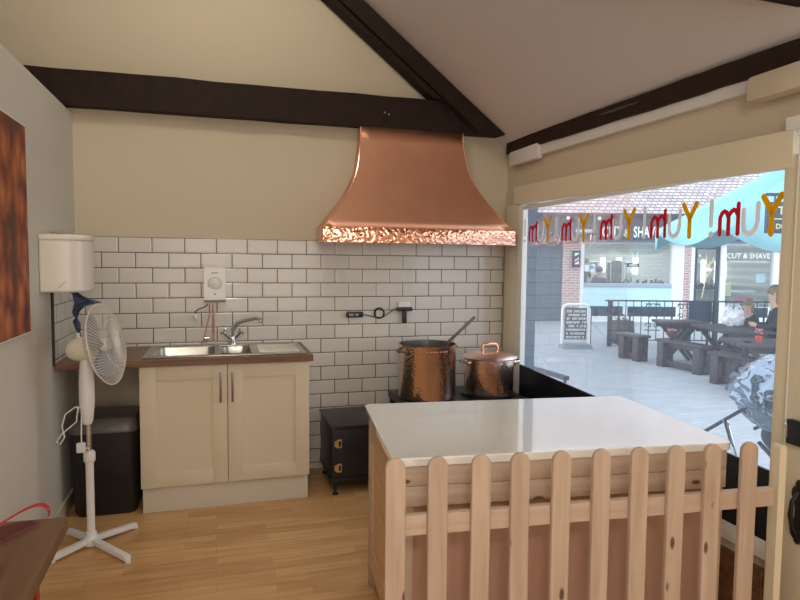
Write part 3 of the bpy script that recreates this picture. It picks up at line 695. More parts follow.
hc = Vector((fx+.095, fy-.03, 1.048))      # centre of the cage
qm = nrm.to_track_quat('Z', 'Y').to_matrix().to_4x4()
cg = T(hc) @ qm
R_ = .205
mb = MB()
for k in range(72):
    a = 2*PI*k/72; pts = []
    for j in range(9):
        t = j/8; rr_ = .035+(R_-.035)*t; pts.append(cg @ Vector((rr_*math.cos(a+.5*(1-t)), rr_*math.sin(a+.5*(1-t)), .055*(1-t**2.6))))
    mb.tube(pts, .0011, 4)
for rr_, zz in ((R_, 0), (.12, .042)):
    mb.tube([cg @ Vector((rr_*math.cos(2*PI*k/48), rr_*math.sin(2*PI*k/48), zz)) for k in range(48)], .003 if rr_ == R_ else .0013, 6, closed=True)
fg = mb.build('front_guard', 'fan_cage', fan)
MB().lathe([(.001, .06), (.034, .056), (.036, .048), (.001, .046)], 24, mt=cg, cap=False).build('badge', 'fan_white', fg)
mb = MB()
for k in range(60):
    a = 2*PI*k/60; pts = []
    for j in range(8):
        t = j/7; rr_ = .05+(R_-.05)*t; pts.append(cg @ Vector((rr_*math.cos(a), rr_*math.sin(a), -.07*(1-t**2.2))))
    mb.tube(pts, .0011, 4)
mb.tube([cg @ Vector((.12*math.cos(2*PI*k/48), .12*math.sin(2*PI*k/48), -.052)) for k in range(48)], .0014, 6, closed=True)
mb.build('rear_guard', 'fan_cage', fan)
mb = MB(); 
for k in range(3):
    a0 = 2*PI*k/3+.3
    def fn(u_, v_):
        r_ = .03+.145*v_; a = a0+(u_-.5)*1.65*(.45+.55*math.sin(PI*min(1, v_*.62+.18)))
        return cg @ Vector((r_*math.cos(a), r_*math.sin(a), -.010+.030*(u_-.5)))
    mb.quadgrid(fn, 8, 8)
mb.build('blades', 'fan_blade', fan, solid=.002)
MB().lathe([(.001, .018), (.03, .014), (.034, -.02), (.001, -.022)], 20, mt=cg).build('blade_hub', 'fan_white', fan)
mc = cg @ T((0, 0, -.12))
mb = MB(); mb.lathe([(.001, -.075), (.035, -.068), (.055, -.04), (.062, 0), (.060, .045), (.05, .055)], 28, mt=mc); mb.build('motor_housing', 'fan_cream', fan)
MB().cyl(mc @ Vector((0, 0, -.02))+Vector((0, 0, .05)), mc @ Vector((0, 0, -.02))+Vector((0, 0, .085)), .008, 10).build('oscillation_knob', 'fan_white', fan)
p = mc @ Vector((0, 0, .0)); MB().box(fx-.03, fx+.03, fy-.022, fy+.022, .955, 1.02, .008).build('neck', 'fan_white', fan)
mb = MB(); mb.tube([(fx-.02, fy-.03, .73), (fx-.055, fy-.03, .735), (fx-.10, fy-.03, .70), (fx-.115, fy-.03, .64), (fx-.105, fy-.03, .585), (fx-.125, fy-.03, .55), (fx-.14, fy-.03, .565), (fx-.12, fy-.03, .60), (fx-.085, fy-.03, .63), (fx-.05, fy-.03, .66), (fx-.04, fy-.03, .74)], .0035, 6)
mb.tube([(fx-.025, fy-.035, .70), (fx-.028, fy-.035, .60), (fx-.028, fy-.035, .55)], .0035, 6); mb.build('power_flex', 'fan_white', fan)
MB().box(fx-.05, fx-.008, fy-.055, fy-.025, .505, .555, .008).box(fx-.008, fx+.010, fy-.05, fy-.044, .525, .531).build('plug', 'fan_white', fan)

# ================================================================ TOWEL DISPENSER
dp = thing('towel_dispenser', 'white paper towel dispenser on the left wall beside the tiles', 'towel dispenser', (0, -.68, 1.3))
poly = [(0, -.83), (.13, -.835), (.175, -.815), (.205, -.77), (.212, -.62), (.205, -.56), (.18, -.535), (0, -.53)]
mb = MB(); mb.prism(poly, 'Z', 1.305, 1.575)
o = mb.build('casing', 'disp', dp); bv = o.modifiers.new('bevel', 'BEVEL'); bv.width = .012; bv.segments = 3; bv.limit_method = 'ANGLE'; bv.angle_limit = math.radians(60)
mb = MB(); mb.prism([(0, -.835), (.135, -.84), (.18, -.82), (.21, -.775), (.217, -.62), (.21, -.555), (.182, -.53), (0, -.53)], 'Z', 1.568, 1.60)
o = mb.build('lid', 'disp', dp); bv = o.modifiers.new('bevel', 'BEVEL'); bv.width = .010; bv.segments = 3; bv.limit_method = 'ANGLE'; bv.angle_limit = math.radians(60)
mb = MB(); mb.tube([(.085, -.838, 1.325), (.10, -.838, 1.34), (.12, -.838, 1.36)], .0015, 6); mb.build('seam', 'grey_print', dp)
# blue paper hanging out
mb = MB(); cols = [(1.299, .13, .18), (1.290, .15, .195), (1.265, .155, .245), (1.245, .165, .285), (1.225, .16, .215), (1.20, .15, .19), (1.18, .15, .185), (1.165, .168, .18), (1.14, .155, .187), (1.11, .165, .19), (1.07, .178, .192), (1.04, .172, .195), (1.0, .178, .185)]
v = []; f = []
for i, (z, a, b2) in enumerate(cols):
    for k in range(6):
        t = k/5; v.append((a-.035+(b2-a)*t*1.1, -.68+.02*math.sin(i*1.3+k*1.9)-.03*t, z+.004*math.sin(k*2+i)))
for i in range(len(cols)-1):
    for k in range(5): f.append([i*6+k, i*6+k+1, i*6+7+k, i*6+6+k])
mb._add(v, f); tag(mb.build('paper_towel', 'paper_blue', solid=.003), 'crumpled blue paper towel hanging from the white dispenser', 'paper towel')

# ================================================================ BIN
bn = thing('waste_bin', 'black waste bin under the worktop beside the cream cabinet', 'bin', (.24, -.40, 0))
def rrect(x0, x1, y0, y1, r, z, n=5):
    out = []
    for cx, cy, st_ in ((x1-r, y1-r, 0), (x0+r, y1-r, 1), (x0+r, y0+r, 2), (x1-r, y0+r, 3)):
        for k in range(n+1): t = (st_+k/n)*PI/2; out.append((cx+r*math.cos(t), cy+r*math.sin(t), z))
    return out
def loft(mb, rings, caps=True):
    m = len(rings[0]); f = []
    for i in range(len(rings)-1):
        for k in range(m): f.append([i*m+k, i*m+(k+1) % m, (i+1)*m+(k+1) % m, (i+1)*m+k])
    if caps: f += [list(range(m))[::-1], [(len(rings)-1)*m+k for k in range(m)]]
    mb._add([p for r_ in rings for p in r_], f, True); return mb
mb = MB(); loft(mb, [rrect(.075, .385, -.50, -.22, .04, .0), rrect(.06, .40, -.515, -.20, .05, .03), rrect(.045, .405, -.535, -.19, .05, .49)]); mb.build('bin_body', 'black_plastic', bn)
mb = MB(); loft(mb, [rrect(.040, .408, -.54, -.185, .05, .49), rrect(.040, .408, -.54, -.185, .05, .515), rrect(.06, .39, -.50, -.20, .05, .565), rrect(.10, .35, -.44, -.24, .04, .575)]); mb.build('bin_lid', 'bag_film', bn).__setitem__('label', 'shiny dark lid')

# ================================================================ CANVAS PRINT
cv = thing('canvas_print', 'orange and brown autumn woodland canvas print on the left wall', 'picture', (0, -1.6, 1.13))
MB().box(.001, .014, -2.40, -1.035, 1.128, 2.088, .003).build('canvas', 'white_paint', cv)
MB().box(.0135, .0155, -2.395, -1.045, 1.137, 2.08).build('printed_face', 'print', cv)

# ================================================================ LEFT TABLE AND BAG STRAP
tt = .75
tb_ = thing('side_table', 'dark wood table with red legs in the near corner', 'table', (.1, -2.75, 0))
mb = MB(); mb.prism([(.02, -2.36), (.447, -2.385), (.47, -3.35), (.02, -3.35)], 'Z', tt-.035, tt); mb.build('tabletop', 'tablewood', tb_)
for (x, y) in ((.385, -2.52), (.06, -2.52), (.40, -3.25), (.06, -3.25)):
    MB().obox((x, y, tt-.035), (x+(.0 if x < .2 else .0), y, 0), .035, .035, bev=.003).build('leg', 'red_leg', tb_)
MB().box(.06, .385, -2.53, -2.51, tt-.09, tt-.036).build('apron', 'red_leg', tb_); MB().box(.06, .40, -3.26, -3.24, tt-.09, tt-.036).build('apron', 'red_leg', tb_)
bg_ = thing('red_bag', 'flat dark red bag with a looped red strap lying on the side table', 'bag', (.25, -2.45, tt))
mb = MB(); loft(mb, [[(.06, -2.75, tt+.001), (.20, -2.70, tt+.001), (.385, -2.425, tt+.001), (.36, -2.395, tt+.001), (.08, -2.50, tt+.001)],
                     [(.06, -2.745, tt+.008), (.20, -2.69, tt+.008), (.383, -2.427, tt+.008), (.36, -2.40, tt+.008), (.08, -2.505, tt+.008)]]); mb.build('bag_body', 'dark_red', bg_)
ctrl = [(.20, -2.56, tt+.012), (.289, -2.47, tt+.020), (.330, -2.44, tt+.042), (.370, -2.425, tt+.058), (.398, -2.42, tt+.058), (.412, -2.42, tt+.040), (.408, -2.425, tt+.015), (.393, -2.43, tt+.010)]
mb = MB(); v = []; f = []
for i, p in enumerate(ctrl):
    p = Vector(p); v += [p+Vector((-.002, -.006, -.0035)), p+Vector((.002, .006, .0035))]
for i in range(len(ctrl)-1): f.append([2*i, 2*i+1, 2*i+3, 2*i+2])
mb._add(v, f, True); mb.build('strap', 'red_strap', bg_, solid=.002, subsurf=2)

# ================================================================ OUTSIDE
G = -.20
M['paving'] = brick_mat('blue_grey_paving', ('X', 'Y'), (.31, .335, .36), (.36, .38, .40), (.24, .26, .28), .22, .11, .004, (0, 0), .75, .1)[0]
M['red_brick'] = brick_mat('red_brickwork', ('X', 'Z'), (.48, .26, .23), (.58, .36, .32), (.66, .63, .62), .215, .075, .010, (0, 0), .85, .3)[0]
M['roof_tiles'] = brick_mat('weathered_roof_tiles', ('X', 'Z'), (.46, .38, .38), (.66, .60, .60), (.10, .08, .09), .17, .095, .014, (0, 0), .85, .6, mortar_smooth=.6)[0]
M['slate_blue'] = mat('slate_blue_boarding', (.045, .06, .085), .55)
M['slate_board'] = brick_mat('painted_slate_boarding', ('X', 'Z'), (.10, .125, .16), (.12, .145, .18), (.06, .075, .10), 3.0, .16, .006, (0, 0), .5, .4)[0]
M['shop_white'] = mat('shop_white_paint', (.85, .86, .86), .45)
M['teal'] = mat('pale_teal_panel', (.58, .84, .86), .4)
M['teal_cloth'] = mat('teal_canopy_cloth', (.28, .55, .58), .7)
M['teal_cloth'].node_tree.nodes['Principled BSDF'].inputs['Subsurface Weight'].default_value = 0
M['sign_text'] = mat('white_sign_letters', (.9, .9, .88), .5)
M['gold_text'] = mat('gold_sign_letters', (.70, .62, .36), .5)
M['shop_wall'] = brick_mat('pale_shop_interior_tiles', ('X', 'Z'), (.52, .54, .50), (.58, .60, .56), (.40, .42, .40), .3, .12, .008, (0, 0), .5, .1)[0]
M['shop_dark'] = mat('dark_shop_furniture', (.03, .035, .045), .5)
M['lamp_on'] = mat('lit_mirror_lamp', (.9, .9, .85), .4, emit=(1, .97, .88), es=1.6)
M['shop_glass'] = glass_mat('shop_glass', (.88, .93, .95), .05)
M['dark_door'] = mat('navy_shop_door', (.03, .04, .06), .4)
M['ledge'] = mat('grey_blue_ledge', (.36, .42, .50), .5)
M['iron'] = mat('black_iron_railing', (.03, .04, .06), .5)
M['banner'] = mat('blue_banner_board', (.03, .065, .12), .5)
M['bench'] = wood_mat('dark_stained_bench', (.028, .021, .027), (.055, .042, .050), 'Y', 1, .5)
M['navy_skin'] = mat('navy_cloth', (.02, .025, .04), .8)
M['skin'] = mat('skin', (.62, .38, .28), .55)
M['hair_blond'] = mat('dark_blond_hair', (.26, .17, .09), .6, noise_amt=.3, noise_scale=40)
M['hair_dark'] = mat('dark_hair', (.04, .025, .02), .6)
M['bag_white'] = mat('white_plastic_bag', (.86, .86, .88), .35, bump=.5, bump_scale=25)
M['flower_pink'] = mat('pink_petals', (.75, .15, .25), .6); M['flower_white'] = mat('white_petals', (.8, .78, .75), .6)
M['leaf'] = mat('green_leaves', (.10, .22, .06), .6)
M['pot_red'] = mat('red_flower_pot', (.62, .07, .04), .45)
M['barrel'] = wood_mat('grey_barrel_wood', (.045, .05, .065), (.08, .09, .11), 'Z', 1, .6)
M['rain_cover'] = mat('silvery_rain_cover', (.22, .28, .36), .12, metal=.75, bump=.5, bump_scale=9)
M['pram_dark'] = mat('dark_pram_fabric', (.03, .04, .06), .6)
M['board_face'] = mat('blackboard', (.05, .06, .07), .6)
M['grey_base'] = mat('grey_rubber_base', (.22, .27, .32), .6)
M['render_blue'] = mat('slate_render_pier', (.10, .135, .19), .7, noise_amt=.1, noise_scale=6)

struct('ground', MB().box(3.05, 40, -25, 30, G-.1, G), 'paving')
struct('wall_right_outside_pier', MB().box(3.005, 3.155, -.16, .12, G, 3.0), 'render_blue')

# ---- barber shop opposite, in its own frame: u along the front, +y away from us, z up
FA = -yaw
shop = thing('barber_shop', 'barber shop across the courtyard with teal panel under its window and pinkish tiled roof', 'shop building', (11.259, 10.652, G), FA)
def sp(mb, name, m, parent=shop, **k): return mb.build(name, m, parent, local=True, **k)
sp(MB().box(-6.0, -1.12, 0, .2, 0, 2.25), 'boarded_wall', 'slate_board')
sp(MB().box(-1.12, -.62, -.04, .2, 0, 2.25), 'brick_pier', 'red_brick')
sp(MB().box(2.30, 2.50, -.04, .2, 0, 2.25), 'brick_pier', 'red_brick')
sp(MB().box(4.98, 9.0, -.04, .2, 0, 2.25), 'brick_wall', 'red_brick')
sp(MB().box(-.62, -.52, -.06, .1, 0, 2.25).box(1.97, 2.30, -.06, .1, 0, 2.25).box(-.52, 1.97, -.06, .1, 0, .34).box(-.52, 1.97, -.06, .1, 2.20, 2.25), 'window_surround', 'shop_white')
sp(MB().box(-.52, 1.97, -.05, .1, .34, .98), 'stall_riser', 'teal')
sp(MB().box(-.52, 1.97, -.07, .12, .98, 1.10, .004), 'window_ledge', 'ledge')
sp(MB().box(-.52, 1.97, .03, .04, 1.10, 2.20), 'window_pane', 'shop_glass')
sp(MB().box(2.50, 2.60, -.06, .1, 0, 2.25).box(3.34, 3.49, -.06, .1, 0, 2.25).box(2.60, 3.34, -.06, .1, 2.19, 2.25).box(3.49, 4.83, -.06, .1, 2.19, 2.25).box(4.83, 4.98, -.06, .1, 0, 2.25).box(3.49, 4.83, -.06, .1, 0, .45), 'shop_front_frame', 'shop_white')
dr_ = sp(MB().box(2.61, 2.70, 0, .05, .02, 2.18).box(3.24, 3.33, 0, .05, .02, 2.18).box(2.70, 3.24, 0, .05, 2.08, 2.18).box(2.70, 3.24, 0, .05, .02, .30), 'shop_door', 'dark_door')
sp(MB().box(2.70, 3.24, .02, .028, .3, 2.08), 'door_pane', 'shop_glass', dr_)
mb = MB()
for s0, e0 in (((2.86, .7), (3.05, 1.75)), ((3.0, 1.5), (2.80, 1.78)), ((3.0, 1.5), (2.93, 1.92)), ((3.02, 1.55), (3.16, 1.85)), ((2.95, 1.25), (3.20, 1.62))):
    mb.obox((s0[0], -.002, s0[1]), (e0[0], -.002, e0[1]), .03, .004, up=(0, 1, 0))
sp(mb, 'door_transfer', 'gold_text', dr_)
sp(MB().box(2.88, 3.10, -.012, -.004, 1.46, 1.56), 'open_sign', 'shop_white', dr_)
sp(MB().cyl((2.75, -.02, 1.9), (2.75, 0, 1.9), .035, 12), 'door_bell', 'shop_white', dr_)
sp(MB().box(3.49, 4.83, .03, .04, .45, 2.19), 'window_pane', 'shop_glass')
# interior of the shop
sp(MB().box(-.7, 5.1, 3.0, 3.1, 0, 2.6), 'inner_wall', 'shop_wall')
sp(MB().box(-.8, -.7, .1, 3.0, 0, 2.6), 'inner_side_wall', 'shop_wall'); sp(MB().box(5.1, 5.2, .1, 3.0, 0, 2.6), 'inner_side_wall', 'shop_wall')
sp(MB().box(-.8, 5.2, .1, 3.1, 2.5, 2.6), 'inner_ceiling', 'shop_white')
for x, z0, z1 in ((.28, 1.28, 1.82), (.92, 1.35, 1.85), (1.45, 1.35, 1.85), (2.0, 1.3, 1.85), (4.25, 1.0, 1.8), (4.7, 1.05, 1.75), (5.0, 1.15, 1.75), (3.75, 1.0, 1.8)):
    sp(MB().box(x, x+.17, 2.93, 2.97, z0, z1, .01), 'mirror_lamp', 'lamp_on')
for x in (.55, 1.15, 1.70, 4.0, 4.48):
    sp(MB().box(x, x+.28, 2.94, 2.985, 1.05, 1.7, .01), 'mirror', 'chrome')
sp(MB().box(-.6, 5.0, 2.6, 2.98, .85, .92), 'counter', 'shop_dark')
random.seed(3)
mb = MB()
for k in range(46):
    x = random.uniform(-.4, 4.9); h = random.uniform(.08, .26); mb.cyl((x, 2.75, .92), (x, 2.75, .92+h), random.uniform(.025, .05), 8)
o = sp(mb, 'bottle_clutter', 'shop_dark'); o['kind'] = 'stuff'
o = sp(MB().box(3.6, 4.8, .5, .9, .45, .5).box(3.65, 4.75, .6, .85, .85, .9), 'display_shelf', 'shop_white')
mb = MB(); mb.box(1.10, 1.40, 2.2, 2.5, .9, 1.75, .1); sp(mb, 'hanging_coats', 'shop_dark')
mb = MB(); text(mb, 'CUT & SHAVE', .20, T((4.15, .018, 1.90)) @ rx(PI/2), .002); mb.box(3.62, 4.70, .017, .02, 1.73, 1.745); sp(mb, 'window_lettering', 'shop_white')
mb = MB(); mb.box(-.35, 1.7, .012, .018, 1.88, 1.89).obox((.83, .015, 1.98), (.93, .015, 1.75), .02, .004, up=(0, 1, 0)).obox((1.03, .015, 1.98), (.93, .015, 1.75), .02, .004, up=(0, 1, 0)); sp(mb, 'window_lettering', 'shop_white')
mb = MB(); mb.box(.72, 1.06, .0, .02, 1.56, 1.66); so = sp(mb, 'open_sign', 'shop_dark')
mb = MB(); text(mb, 'OPEN', .09, T((.89, -.005, 1.61)) @ rx(PI/2), .002); sp(mb, 'lettering', 'sign_text', so)
mb = MB(); mb.box(-.48, -.36, .0, .02, 1.42, 1.60); sp(mb, 'window_sticker', 'shop_white')
mb = MB(); mb.box(3.55, 3.80, .2, .24, .75, 1.15); sp(mb, 'framed_notice', 'gold_text')
mb = MB(); mb.sphere((4.45, .7, .62), .18, (1.6, 1, .5), 14); sp(mb, 'window_ornament', 'flower_pink')
sp(MB().box(4.55, 4.80, .25, .28, 1.15, 1.40), 'window_poster', 'teal')
# fascia sign
fs = sp(MB().box(-6, 9, -.16, 0, 2.25, 3.02), 'fascia', 'slate_blue')
sp(MB().box(-6, 9, -.20, -.14, 2.245, 2.30).box(-6, 9, -.20, -.14, 2.98, 3.03), 'fascia_trim', 'slate_board', fs)
mb = MB(); text(mb, 'CUT', .42, T((.20, -.165, 2.52)) @ rx(PI/2) @ Matrix.Diagonal((.62, 1, 1, 1)), .006, 1.15); sp(mb, 'sign_lettering', 'sign_text', fs); mb = MB(); text(mb, 'SHAVE', .42, T((1.16, -.165, 2.52)) @ rx(PI/2) @ Matrix.Diagonal((.55, 1, 1, 1)), .006, 1.08); sp(mb, 'sign_lettering', 'sign_text', fs)
mb = MB(); text(mb, '&', .30, T((.62, -.165, 2.50)) @ rx(PI/2), .006); sp(mb, 'sign_ampersand', 'gold_text', fs)
mb = MB(); text(mb, 'BARBERS', .12, T((-.58, -.165, 2.55)) @ rx(PI/2), .004); sp(mb, 'sign_lettering', 'sign_text', fs)
for x in (-1.05, -.18, 3.4, 4.3):
    sp(MB().lathe([(.03, 0), (.05, .02), (.05, .08), (.03, .1)], 12, (x, -.22, 2.85)), 'spot_lamp', 'shop_white', fs)
# barber pole box
bp_ = sp(MB().box(-.86, -.66, -.16, -.04, 1.55, 2.0, .01), 'barber_sign_box', 'shop_dark')
mb = MB()
sp(MB().box(-.82, -.70, -.168, -.161, 1.62, 1.94), 'sign_face', 'shop_white', bp_)
sp(MB().prism([(-.82, 1.84), (-.70, 1.92), (-.70, 1.82), (-.82, 1.74)], 'Y', -.171, -.1685), 'blue_stripe', 'banner', bp_)
sp(MB().prism([(-.82, 1.70), (-.70, 1.78), (-.70, 1.72), (-.82, 1.64)], 'Y', -.171, -.1685), 'red_stripe', 'let_red', bp_)
# roof
sp(MB().prism([(-.32, 3.03), (4.2, 7.2), (4.2, 7.0), (.0, 3.03)], 'X', -7, 10), 'roof', 'roof_tiles')

# ---- people in the shop
def figure(root, joints, edges, radii, m, name='body', sub=2):
    me = bpy.data.meshes.new(name); me.from_pydata(joints, edges, []); o = bpy.data.objects.new(name, me); C.objects.link(o)
    if root is not None: o.parent = root
    md = o.modifiers.new('skin', 'SKIN'); md.use_smooth_shade = True
    for i, sv in enumerate(me.skin_vertices[0].data):
        r = radii[i]; sv.radius = r if isinstance(r, tuple) else (r, r)
    me.skin_vertices[0].data[0].use_root = True
    md = o.modifiers.new('sub', 'SUBSURF'); md.levels = sub; md.render_levels = sub
    me.materials.append(M[m] if isinstance(m, str) else m); return o
def seated(name, label, loc, rz, coat='navy_skin', hair='hair_blond', seat=.45, scale=1., long_hair=False, arms='table', group=None, hips_fwd=True):
    """seated person facing local -y, seat height in local metres"""
    t = thing(name, label, 'person', loc, rz, group); s = scale
    def V(x, y, z): return (x*s, y*s, z*s)
    h = seat/s
    J = [V(0, 0, h+.08), V(0, .0, h+.30), V(0, -.02, h+.50), V(0, -.03, h+.62), V(0, -.05, h+.72), V(0, -.06, h+.84)]
    E_ = [(0, 1), (1, 2), (2, 3), (3, 4), (4, 5)]
    R = [(.13*s, .11*s), (.12*s, .10*s), (.15*s, .10*s), (.055*s, .055*s), (.085*s, .095*s), (.075*s, .085*s)]
    for sx_ in (-1, 1):
        i = len(J)
        el = V(sx_*.24, -.08, h+.27); wr = V(sx_*.14, -.30, h+.30) if arms == 'table' else V(sx_*.30, -.25, h+.42)
        J += [V(sx_*.17, -.01, h+.50), el, wr, V(sx_*.12, -.37, h+.31) if arms == 'table' else V(sx_*.28, -.34, h+.46)]
        R += [.06*s, .048*s, .034*s, (.035*s, .02*s)]; E_ += [(2, i), (i, i+1), (i+1, i+2), (i+2, i+3)]
        j = len(J)
        J += [V(sx_*.10, -.05, h+.06), V(sx_*.12, -.44, h+.06), V(sx_*.12, -.42, .09 if h > .3 else .09), V(sx_*.12, -.56, .04)]
        R += [.085*s, .065*s, .045*s, (.04*s, .03*s)]; E_ += [(0, j), (j, j+1), (j+1, j+2), (j+2, j+3)]
    figure(t, J, E_, R, 'skin')
    # coat: body, arms and trousers a little fuller
    keep = [0, 1, 2, 3]+[6, 7, 8]+[10, 11, 12, 13]+[14, 15, 16]+[18, 19, 20, 21]
    mp = {k: i for i, k in enumerate(keep)}
    J2 = [J[k] for k in keep]; E2 = [(mp[a], mp[b]) for a, b in E_ if a in mp and b in mp]
    R2 = [tuple(v*1.16 for v in (R[k] if isinstance(R[k], tuple) else (R[k], R[k]))) for k in keep]
    figure(t, J2, E2, R2, coat, 'coat')
    # face and hair
    hc_ = Vector(V(0, -.055, h+.79))
    mb = MB(); mb.sphere(hc_+Vector((0, -.095*s, -.005*s)), .014*s, (.8, 1.2, 1.4), 8); mb.build('nose', 'skin', t, local=True)
    mb = MB()
    for sx_ in (-1, 1): mb.sphere(hc_+Vector((sx_*.032*s, -.078*s, .02*s)), .009*s, seg=8)
    mb.build('eyes', 'hair_dark', t, local=True)
    MB().box(-.02*s, .02*s, hc_.y-.085*s, hc_.y-.078*s, hc_.z-.045*s, hc_.z-.037*s).build('mouth', 'dark_red', t, local=True)
    mb = MB()
    for sx_ in (-1, 1): mb.sphere(hc_+Vector((sx_*.088*s, .0, -.005*s)), .022*s, (.5, .8, 1.3), 8)
    mb.build('ears', 'skin', t, local=True)
    mb = MB(); mb.sphere(hc_+Vector((0, .022*s, .035*s)), .105*s, (.95, 1.0, .98), 18)
    if long_hair: mb.sphere(hc_+Vector((0, .06*s, -.10*s)), .10*s, (1.0, .6, 1.6), 16)
    mb.build('hair', hair, t, local=True)
    return t
def U(u, y, z=0):   # shop frame to world
    c_, s2 = math.cos(FA), math.sin(FA)
    return (11.259+u*c_-y*s2, 10.652+u*s2+y*c_, G+z)
seated('person', 'person in a dark top seated in the barber chair behind the shop window', U(.12, .55, .10), FA+PI*.9, hair='hair_dark', seat=.55)
pr = thing('person', 'standing barber in a dark top leaning over the client behind the shop window', 'person', U(-.32, .8, .05), FA+PI*.55)
J = [(0, 0, .95), (0, -.02, 1.15), (0, -.06, 1.38), (0, -.09, 1.50), (0, -.13, 1.58), (0, -.15, 1.69),
     (-.19, -.06, 1.38), (-.24, -.16, 1.18), (-.14, -.38, 1.28), (-.10, -.46, 1.32), (.19, -.06, 1.38), (.24, -.16, 1.18), (.14, -.38, 1.22), (.10, -.46, 1.25),
     (-.10, 0, .88), (-.11, -.01, .48), (-.11, .02, .09), (-.11, -.1, .04), (.10, 0, .88), (.11, -.01, .48), (.11, .02, .09), (.11, -.1, .04)]
E_ = [(0, 1), (1, 2), (2, 3), (3, 4), (4, 5), (2, 6), (6, 7), (7, 8), (8, 9), (2, 10), (10, 11), (11, 12), (12, 13), (0, 14), (14, 15), (15, 16), (16, 17), (0, 18), (18, 19), (19, 20), (20, 21)]
R = [(.14, .10), (.13, .10), (.16, .10), .055, (.08, .09), (.075, .085), .06, .048, .035, (.035, .02), .06, .048, .035, (.035, .02), .09, .065, .045, (.04, .03), .09, .065, .045, (.04, .03)]
figure(pr, J, E_, R, 'skin')
kp = [0, 1, 2, 6, 7, 10, 11, 14, 15, 16, 17, 18, 19, 20, 21]; mp = {k: i for i, k in enumerate(kp)}
figure(pr, [J[k] for k in kp], [(mp[a], mp[b_]) for a, b_ in E_ if a in mp and b_ in mp], [tuple(v*1.15 for v in (R[k] if isinstance(R[k], tuple) else (R[k], R[k]))) for k in kp], 'navy_skin', 'clothes')
MB().sphere((0, -.115, 1.675), .10, (.95, 1, 1), 16).build('hair', 'hair_blond', pr, local=True)

# ---- railing, banner boards, planters
RL = thing('iron_railing', 'black iron railing with scroll panels in front of the barber shop', 'railing', (8.40, 6.222, G), FA)
def rp(mb, name, m, parent=RL): return mb.build(name, m, parent, local=True)
for u_ in (0, 2.12, 4.2):
    o = rp(MB().box(u_-.04, u_+.04, -.04, .04, 0, .93, .004), 'post', 'iron')
rp(MB().box(-.1, 5.6, -.018, .018, .905, .935), 'top_rail', 'iron'); rp(MB().box(0, 5.6, -.012, .012, .12, .14), 'bottom_rail', 'iron')
for k in range(34):
    u_ = .16+k*.155
    if abs(u_-2.12) < .06 or abs(u_-4.2) < .06: continue
    rp(MB().cyl((u_, 0, .13), (u_, 0, .91), .009, 6), 'baluster', 'iron')
for u_ in (.86, 1.5, 2.75, 3.5):
    mb = MB()
    for s2 in (-1, 1):
        for z, r_ in ((.80, .07), (.62, .06), (.42, .07)):
            mb.tube([(u_+s2*.075+s2*r_*(1-a/14)*math.cos(a*.55), 0, z+r_*(1-a/14)*math.sin(a*.55)) for a in range(13)], .009, 6)
    mb.tube([(u_-.15, 0, .86), (u_+.15, 0, .86)], .010, 6).tube([(u_-.15, 0, .33), (u_+.15, 0, .33)], .010, 6); rp(mb, 'scroll_panel', 'iron')
for n_, (a, b2, lab) in enumerate(((-.42, .27, 'short blue banner board behind the end post of the railing'), (.37, 1.34, 'long blue banner board hung behind the railing left of the tables'), (2.45, 3.2, 'dark banner board hung on the railing behind the plastic bag'))):
    t = thing('banner_board', lab, 'banner board', RL.location, FA, 'banner boards on the railing')
    rp(MB().box(a, b2, .05, .07, .60, .80, .004), 'board', 'banner', t)
    for x in (a+.06, b2-.06): rp(MB().box(x-.015, x+.015, .07, .09, .0, .80), 'stake', 'iron', t)
t = thing('dark_panel', 'dark panel standing behind the railing by the shop door', 'panel', RL.location, FA)  # dark board standing in for the bottom of the shop door
rp(MB().box(1.62, 2.08, .06, .10, .50, .93, .01), 'board', 'banner', t); rp(MB().box(1.65, 1.69, .10, .13, 0, .9), 'leg', 'iron', t); rp(MB().box(2.01, 2.05, .10, .13, 0, .9), 'leg', 'iron', t)
def planter(u_, lab, r_=.25, h=.47):
    c_, s2 = math.cos(FA), math.sin(FA)
    t = thing('barrel_planter', lab, 'planter', (8.40+u_*c_-.28*s2*-1*0, 6.222+u_*s2-.0, G), 0, 'barrel planters along the railing')
    t.location = (8.40+u_*c_+.44*math.sin(yaw), 6.222+u_*s2+.44*math.cos(yaw), G)
    MB().lathe([(r_*.8, 0), (r_*.98, h*.45), (r_*.92, h*.8), (r_*.9, h), (r_*.8, h), (r_*.8, h-.05)], 24).build('barrel', 'barrel', t, local=True)
    mb = MB(); random.seed(int(u_*10))
    for k in range(38):
        a = random.uniform(0, 2*PI); q = random.uniform(0, r_*.8); p = Vector((q*math.cos(a), q*math.sin(a), h+random.uniform(0, .12)))
        d = Vector((random.uniform(-1, 1), random.uniform(-1, 1), random.uniform(.2, 1))).normalized()*.07; s3 = d.orthogonal().normalized()*.02
        mb._add([p-s3*.3, p+d*.5+s3, p+d, p+d*.5-s3], [[0, 1, 2, 3]])
    o = mb.build('leaves', 'leaf', t, local=True); o['kind'] = 'stuff'
    mb = MB()
    for k in range(14):
        a = random.uniform(0, 2*PI); q = random.uniform(0, r_*.8); mb.sphere((q*math.cos(a), q*math.sin(a), h+random.uniform(.06, .15)), .02, (1, 1, .6), 8)
    o = mb.build('flowers', 'flower_white', t, local=True); o['kind'] = 'stuff'
planter(.42, 'grey barrel planter with pale flowers beside the end post of the railing'); planter(1.62, 'grey barrel planter half hidden behind the first picnic table', .2, .36)

